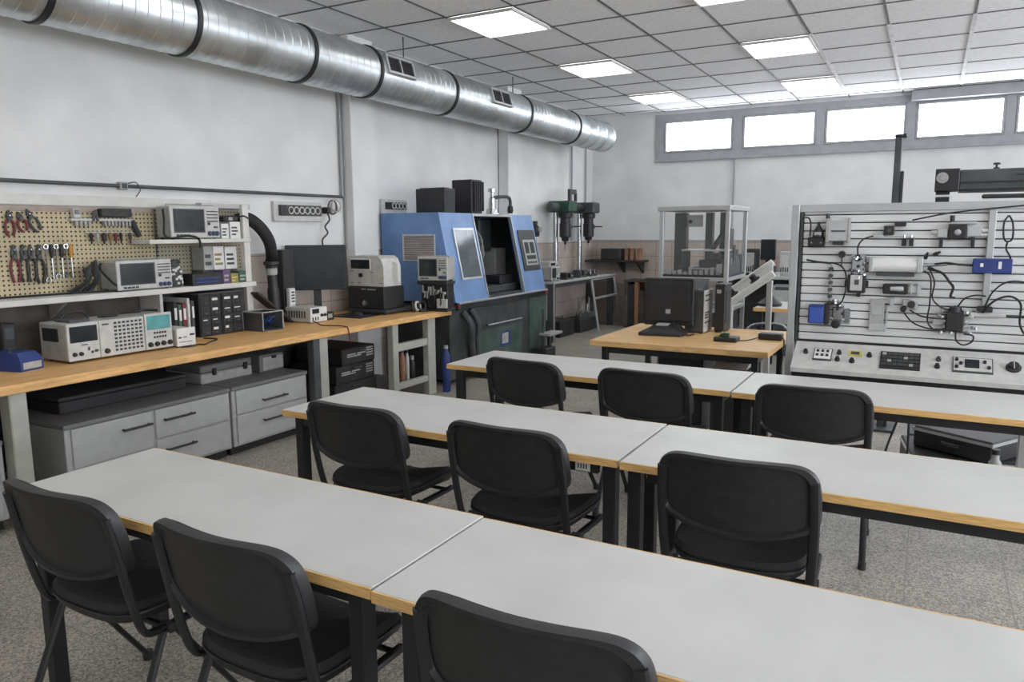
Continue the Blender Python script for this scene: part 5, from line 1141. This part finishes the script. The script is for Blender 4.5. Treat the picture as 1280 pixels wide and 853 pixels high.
hose('large arching hose at the right of the slim cylinder', [(.29, 1.13), (.32, 1.22), (.39, 1.28), (.50, 1.27), (.62, 1.2)])
hose('second arching hose running down at the right edge of the panel', [(.28, 1.10), (.33, 1.17), (.40, 1.20), (.455, 1.16), (.46, 1.05), (.50, .98), (.58, .94)], .006)
hose('round loop of hose hanging below the valve block', [(.16, .99), (.165, .94), (.20, .915), (.24, .935), (.245, .97), (.20, .975)])
hose('narrow looped cable hanging from the top right of the panel', [(.365, 1.64), (.345, 1.60), (.35, 1.52), (.37, 1.50), (.39, 1.52), (.385, 1.60), (.367, 1.64)], .005)
hose('thin cable from the narrow loop to the blue module', [(.37, 1.50), (.365, 1.46), (.385, 1.42), (.39, 1.40)], .005)
t = dev('terminal_block', 'pale terminal block with hoses at the right of the slatted panel', 'terminal block', .62, 1.0)
box(.58, .68, Q-.055, Q, .90, 1.24, .004).build('body', M['offwhite'], t); k = MB(); [fit(k, .62, z, .014, .05) for z in (.94, 1.02, 1.11, 1.20)]; k.build('port_row', M['black'], t)
t = dev('hose_clip', 'small black clip holding the long hose at the far top right', 'clip', 1.05, 1.64)
box(1.03, 1.07, Q-.09, Q, 1.63, 1.665, .004).build('body', M['black'], t); MB().cyl((1.05, Q-.09, 1.648), (1.05, Q-.10, 1.648), .008, 8).build('screw', M['chrome'], t)
# ------------------------------------------------------------------ gantry behind the trainer
t = thing('linear_axis', 'long grey linear axis with black motor block above the slatted panel', 'linear axis', (.6, 6.5, 0))
box(.155, 1.7, 6.44, 6.60, 1.845, 1.99, .006).build('beam', M['gun'], t); k = MB(); k.box(.155, 1.7, 6.43, 6.44, 1.895, 1.905); k.box(.50, 1.7, 6.43, 6.44, 1.94, 1.95); k.box(.155, 1.7, 6.42, 6.62, 1.83, 1.845); k.build('beam_groove', M['black'], t)
box(.0, .155, 6.40, 6.62, 1.84, 2.0, .006).build('motor_block', M['black'], t); MB().lathe((.045, 6.40, 1.935), (0, -1, 0), [(0, .04), (.015, .038), (.016, .02), (.025, .018)], 16).build('disc', M['offwhite'], t)
box(.01, .10, 6.45, 6.57, 0, 1.84, .004).build('post', M['blackmetal'], t); box(1.55, 1.65, 6.45, 6.57, 0, 1.83, .004).build('post', M['blackmetal'], t); box(.005, .105, 6.445, 6.575, 1.80, 1.815).build('pale_band', M['white'], t)
MB().lathe((.38, 6.5, 1.99), (0, 0, 1), [(0, .02), (.012, .02), (.014, .008), (.03, .008), (.032, .025), (.045, .02)], 12).build('wing_nut', M['black'], t)
k = MB(); k.box(.30, 1.6, 6.38, 6.43, 1.78, 1.81, .008); k.build('cable_carrier', M['dark'], t)
for x in (-.05, 1.5): box(x, x+.2, 6.3, 6.72, 0, .03, .004).build('foot', M['gun'], t)
t = thing('upright_column', 'dark upright column rising behind the top of the slatted panel', 'column', (-.24, 6.5, 0))
box(-.28, -.235, 6.45, 6.55, 0.02, 2.25, .004).build('profile', M['gun'], t); box(-.232, -.21, 6.46, 6.54, .02, 2.0, .004).build('cable_duct', M['dark'], t); box(-.34, -.15, 6.35, 6.65, 0, .02, .003).build('foot', M['gun'], t); box(-.285, -.205, 6.44, 6.56, 2.25, 2.27, .003).build('cap', M['black'], t)
# cases on the floor below the trainer
def flatcase(label, T, w, d, z0, z1):
    t = thing('equipment_case', label, 'case', (T.translation.x, T.translation.y, z0), 'black cases on the floor under the panel')
    k = MB(); k.T = T; k.box(-w/2, w/2, -d/2, d/2, z0, z1, .01); k.build('body', M['black'], t)
    k = MB(); k.T = T
    for a in ((-w/2-.004, w/2+.004, -d/2-.004, -d/2+.006), (-w/2-.004, w/2+.004, d/2-.006, d/2+.004), (-w/2-.004, -w/2+.006, -d/2+.006, d/2-.006), (w/2-.006, w/2+.004, -d/2+.006, d/2-.006)): k.box(a[0], a[1], a[2], a[3], z1-.03, z1-.012)
    k.build('edge_strip', M['alu'], t)
    k = MB(); k.T = T; k.box(-.05, .05, -d/2-.025, -d/2-.012, (z0+z1)/2-.012, (z0+z1)/2+.012, .005); k.box(-.055, -.045, -d/2-.014, -d/2, (z0+z1)/2-.008, (z0+z1)/2+.008); k.box(.045, .055, -d/2-.014, -d/2, (z0+z1)/2-.008, (z0+z1)/2+.008); k.build('handle', M['gun'], t)
flatcase('black case with pale edges on the floor below the slatted panel', rotz(.30, 5.55, .15), .72, .5, 0, .15)
flatcase('black case lying turned on another case below the slatted panel', rotz(.30, 5.52, -.55), .5, .40, .152, .29)
t = thing('floor_bottle', 'grey cylinder standing before the black cases under the panel', 'bottle', (.42, 5.12, 0))
MB().lathe((.42, 5.12, 0), (0, 0, 1), [(0, .03), (.005, .034), (.20, .034), (.22, .02), (.25, .02)], 14).build('body', M['grey'], t); MB().lathe((.42, 5.12, .25), (0, 0, 1), [(0, .023), (.03, .023)], 12).build('cap', M['black'], t)
for pts, nm in (([(-.18, 4.7, .012), (-.12, 4.8, .012), (-.16, 4.9, .2), (-.1, 4.95, .45), (-.08, 4.95, .6)], 'black cable hanging to the floor below the console, left one'), ([(-.05, 4.66, .012), (-.1, 4.78, .012), (-.04, 4.88, .2), (-.05, 4.94, .6)], 'black cable hanging to the floor below the console, right one')):
    cable('cable', nm, pts, .007)

# ------------------------------------------------------------------ student desks
def student_desk(label, x0, x1, y0, y1, stickers=False, il=.045, ir=.045):
    t = thing('student_desk', label, 'desk', ((x0+x1)/2, (y0+y1)/2, 0), 'student desks in three rows')
    zt = .74
    box(x0, x1, y0+.006, y1-.006, zt-.028, zt, .002).build('desk_top', M['laminate'], t)
    box(x0+.001, x1-.001, y0, y0+.006, zt-.030, zt-.001, .001).build('front_edge', M['woodedge'], t); box(x0+.001, x1-.001, y1-.006, y1, zt-.030, zt-.001, .001).build('rear_edge', M['woodedge'], t)
    for x in (x0+il, x1-ir-.05):
        for y in (y0+.035, y1-.085): box(x, x+.05, y, y+.05, 0, zt-.03, .004).build('leg', M['blackmetal'], t)
    k = MB(); za, zb = zt-.078, zt-.03
    k.box(x0+.095, x1-.095, y0+.04, y0+.065, za, zb); k.box(x0+.095, x1-.095, y1-.065, y1-.04, za, zb); k.box(x0+.05, x0+.075, y0+.085, y1-.085, za, zb); k.box(x1-.075, x1-.05, y0+.085, y1-.085, za, zb)
    k.build('apron', M['blackmetal'], t)
    if stickers:
        k = MB()
        k.box(x1-.31, x1-.21, y0+.036, y0+.04, za+.004, zb-.006); k.box(x1-.185, x1-.125, y0+.036, y0+.04, za+.004, zb-.006); s_ = k.build('sticker', M['white'], t)
        k = MB()
        for i in range(7): k.box(x1-.30+.012*i, x1-.294+.012*i, y0+.035, y0+.036, za+.014, zb-.016)
        for i in range(4): k.box(x1-.175+.011*i, x1-.17+.011*i, y0+.035, y0+.036, za+.014, zb-.016)
        k.build('sticker_print', M['gun'], s_)
    return t
student_desk('left white topped desk of the front row, nearest the camera', -2.615, -1.107, 1.295, 1.815, False, .005, .055)
student_desk('right white topped desk of the front row, cut by the bottom edge', -1.099, .42, 1.285, 1.805, False, .06)
student_desk('left white topped desk of the middle row', -2.645, -.951, 2.505, 3.10, True, .045, .022)
student_desk('right white topped desk of the middle row, with one chair', -.941, .75, 2.495, 3.09, False, .02)
student_desk('left white topped desk of the back row, with two chairs', -2.635, -.862, 3.885, 4.495)
student_desk('right white topped desk of the back row, before the slatted panel', -.852, .92, 3.875, 4.485)
k = MB()
cable('cable', 'loose black cable hanging under the right desk of the middle row', [(-.80, 2.60, .655), (-.77, 2.58, .60), (-.72, 2.60, .57), (-.70, 2.56, .52), (-.74, 2.6, .55), (-.68, 2.66, .655)], .006)

# ------------------------------------------------------------------ chairs
def chair_proto(loc, rz, label):
    t = thing('classroom_chair', label, 'chair', (0, 0, 0), 'black chairs at the student desks')
    half = [(.0, .850), (.10, .850), (.18, .846), (.225, .830), (.252, .796), (.262, .745), (.264, .69), (.262, .645), (.245, .618), (.20, .598), (.12, .578), (.0, .568)]
    out = [(x, z) for x, z in half]+[(-x, z) for x, z in half[-2:0:-1]]
    out = [(p.x, p.y) for p in smooth_closed([(x, z, 0) for x, z in out], 3)]
    C0 = (0, .71)
    def ring(s, off):
        L = []
        for x, z in out:
            x, z = C0[0]+(x-C0[0])*s, C0[1]+(z-C0[1])*s
            L.append((x, -(z-.48)*.20+.8*x*x+off, z))
        return L
    MB().rings([ring(.97, .006), ring(1, .010), ring(1.005, -.004), ring(.99, -.020), ring(.91, -.022), ring(.87, -.008), ring(.6, -.006), ring(.3, -.005), ring(.05, -.005)]).build('backrest', M['black'], t)
    MB().rings([ring(.955, .0065), ring(.965, .018), ring(.90, .032), ring(.5, .036), ring(.05, .036)]).build('back_cushion', M['seat'], t)
    so = [(0, .02), (.10, .022), (.17, .035), (.215, .075), (.232, .15), (.238, .30), (.225, .40), (.18, .445), (.10, .46), (0, .462)]
    so = so+[(-x, y) for x, y in so[-2:0:-1]]
    so = [(p.x, p.y) for p in smooth_closed([(x, y, 0) for x, y in so], 3)]
    def sr(s, z):
        return [(x*s, .24+(y-.24)*s, z-1.2*max(0, y-.36)**2*4*s+.35*abs(x)**2*s) for x, y in so]
    MB().rings([sr(.3, .395), sr(.8, .398), sr(.95, .412), sr(1.01, .438), sr(1.005, .444)]).build('seat_shell', M['black'], t)
    MB().rings([sr(.985, .4445), sr(1, .455), sr(.95, .472), sr(.6, .474), sr(.1, .472)]).build('seat', M['seat'], t)
    for s in (-1, 1):
        x = .240*s
        MB().tube(smooth_open([(x*1.0, -.032, .79), (x*1.02, -.012, .69), (x*1.02, .008, .58), (x*1.01, .030, .48), (x, .052, .415), (x, .085, .394), (x, .20, .39), (x, .38, .388)], 5), (.011, .017), 8).build('back_frame', M['blackmetal'], t)
        MB().tube([(x*1.02, .115, .385), (x*1.06, -.045, .012)], (.010, .015), 8).build('leg', M['blackmetal'], t)
        MB().tube([(x*1.02, .15, .385), (x*1.06, .40, .012)], (.010, .015), 8).build('leg', M['blackmetal'], t)
        k = MB(); [k.cyl((x*1.06, y, 0), (x*1.06, y*.99+.001, .03), .019, 10) for y in (-.045, .40)]; each(k, 'foot_cap', M['black'], t)
        MB().cyl((x-.02*s, .135, .388), (x+.022*s, .135, .388), .016, 10).build('pivot', M['gun'], t)
    k = MB().tube([(-.24, .14, .38), (.24, .14, .38)], .011, 8); k.tube([(-.24, .36, .38), (.24, .36, .38)], .009, 8); each(k, 'cross_bar', M['blackmetal'], t)
    t.location = loc; t.rotation_euler = (0, 0, rz)
    return t
R_ = math.radians
ch = chair_proto((-2.197, 1.215, 0), R_(1), 'leftmost black chair at the front row, its legs visible at the picture edge')
for x, y, a, s in ((-1.50, 1.222, 0, 'second black chair at the front row, left of the desk seam'), (-.652, 1.235, 2, 'black chair cut by the bottom edge, right of the front desk seam'),
                   (-2.125, 2.432, 0, 'leftmost black chair at the middle row, turned slightly'), (-1.378, 2.43, -1, 'middle black chair at the middle row, beside the desk seam'), (-.508, 2.435, 3, 'rightmost black chair at the middle row, large in the centre'),
                   (-2.0, 3.75, -7, 'leftmost black chair at the back row of desks'), (-1.277, 3.74, -3, 'middle black chair at the back row of desks'), (-.437, 3.715, 2, 'rightmost black chair at the back row, below the slatted panel')):
    dup(ch, (x, y, 0), R_(a), s)

# ------------------------------------------------------------------ daylight
wd = bpy.data.worlds.new('world'); SC.world = wd; wd.use_nodes = True
bg = wd.node_tree.nodes['Background']; sk = wd.node_tree.nodes.new('ShaderNodeTexSky'); sk.sky_type = 'HOSEK_WILKIE'
wd.node_tree.links.new(sk.outputs['Color'], bg.inputs['Color']); bg.inputs['Strength'].default_value = .6
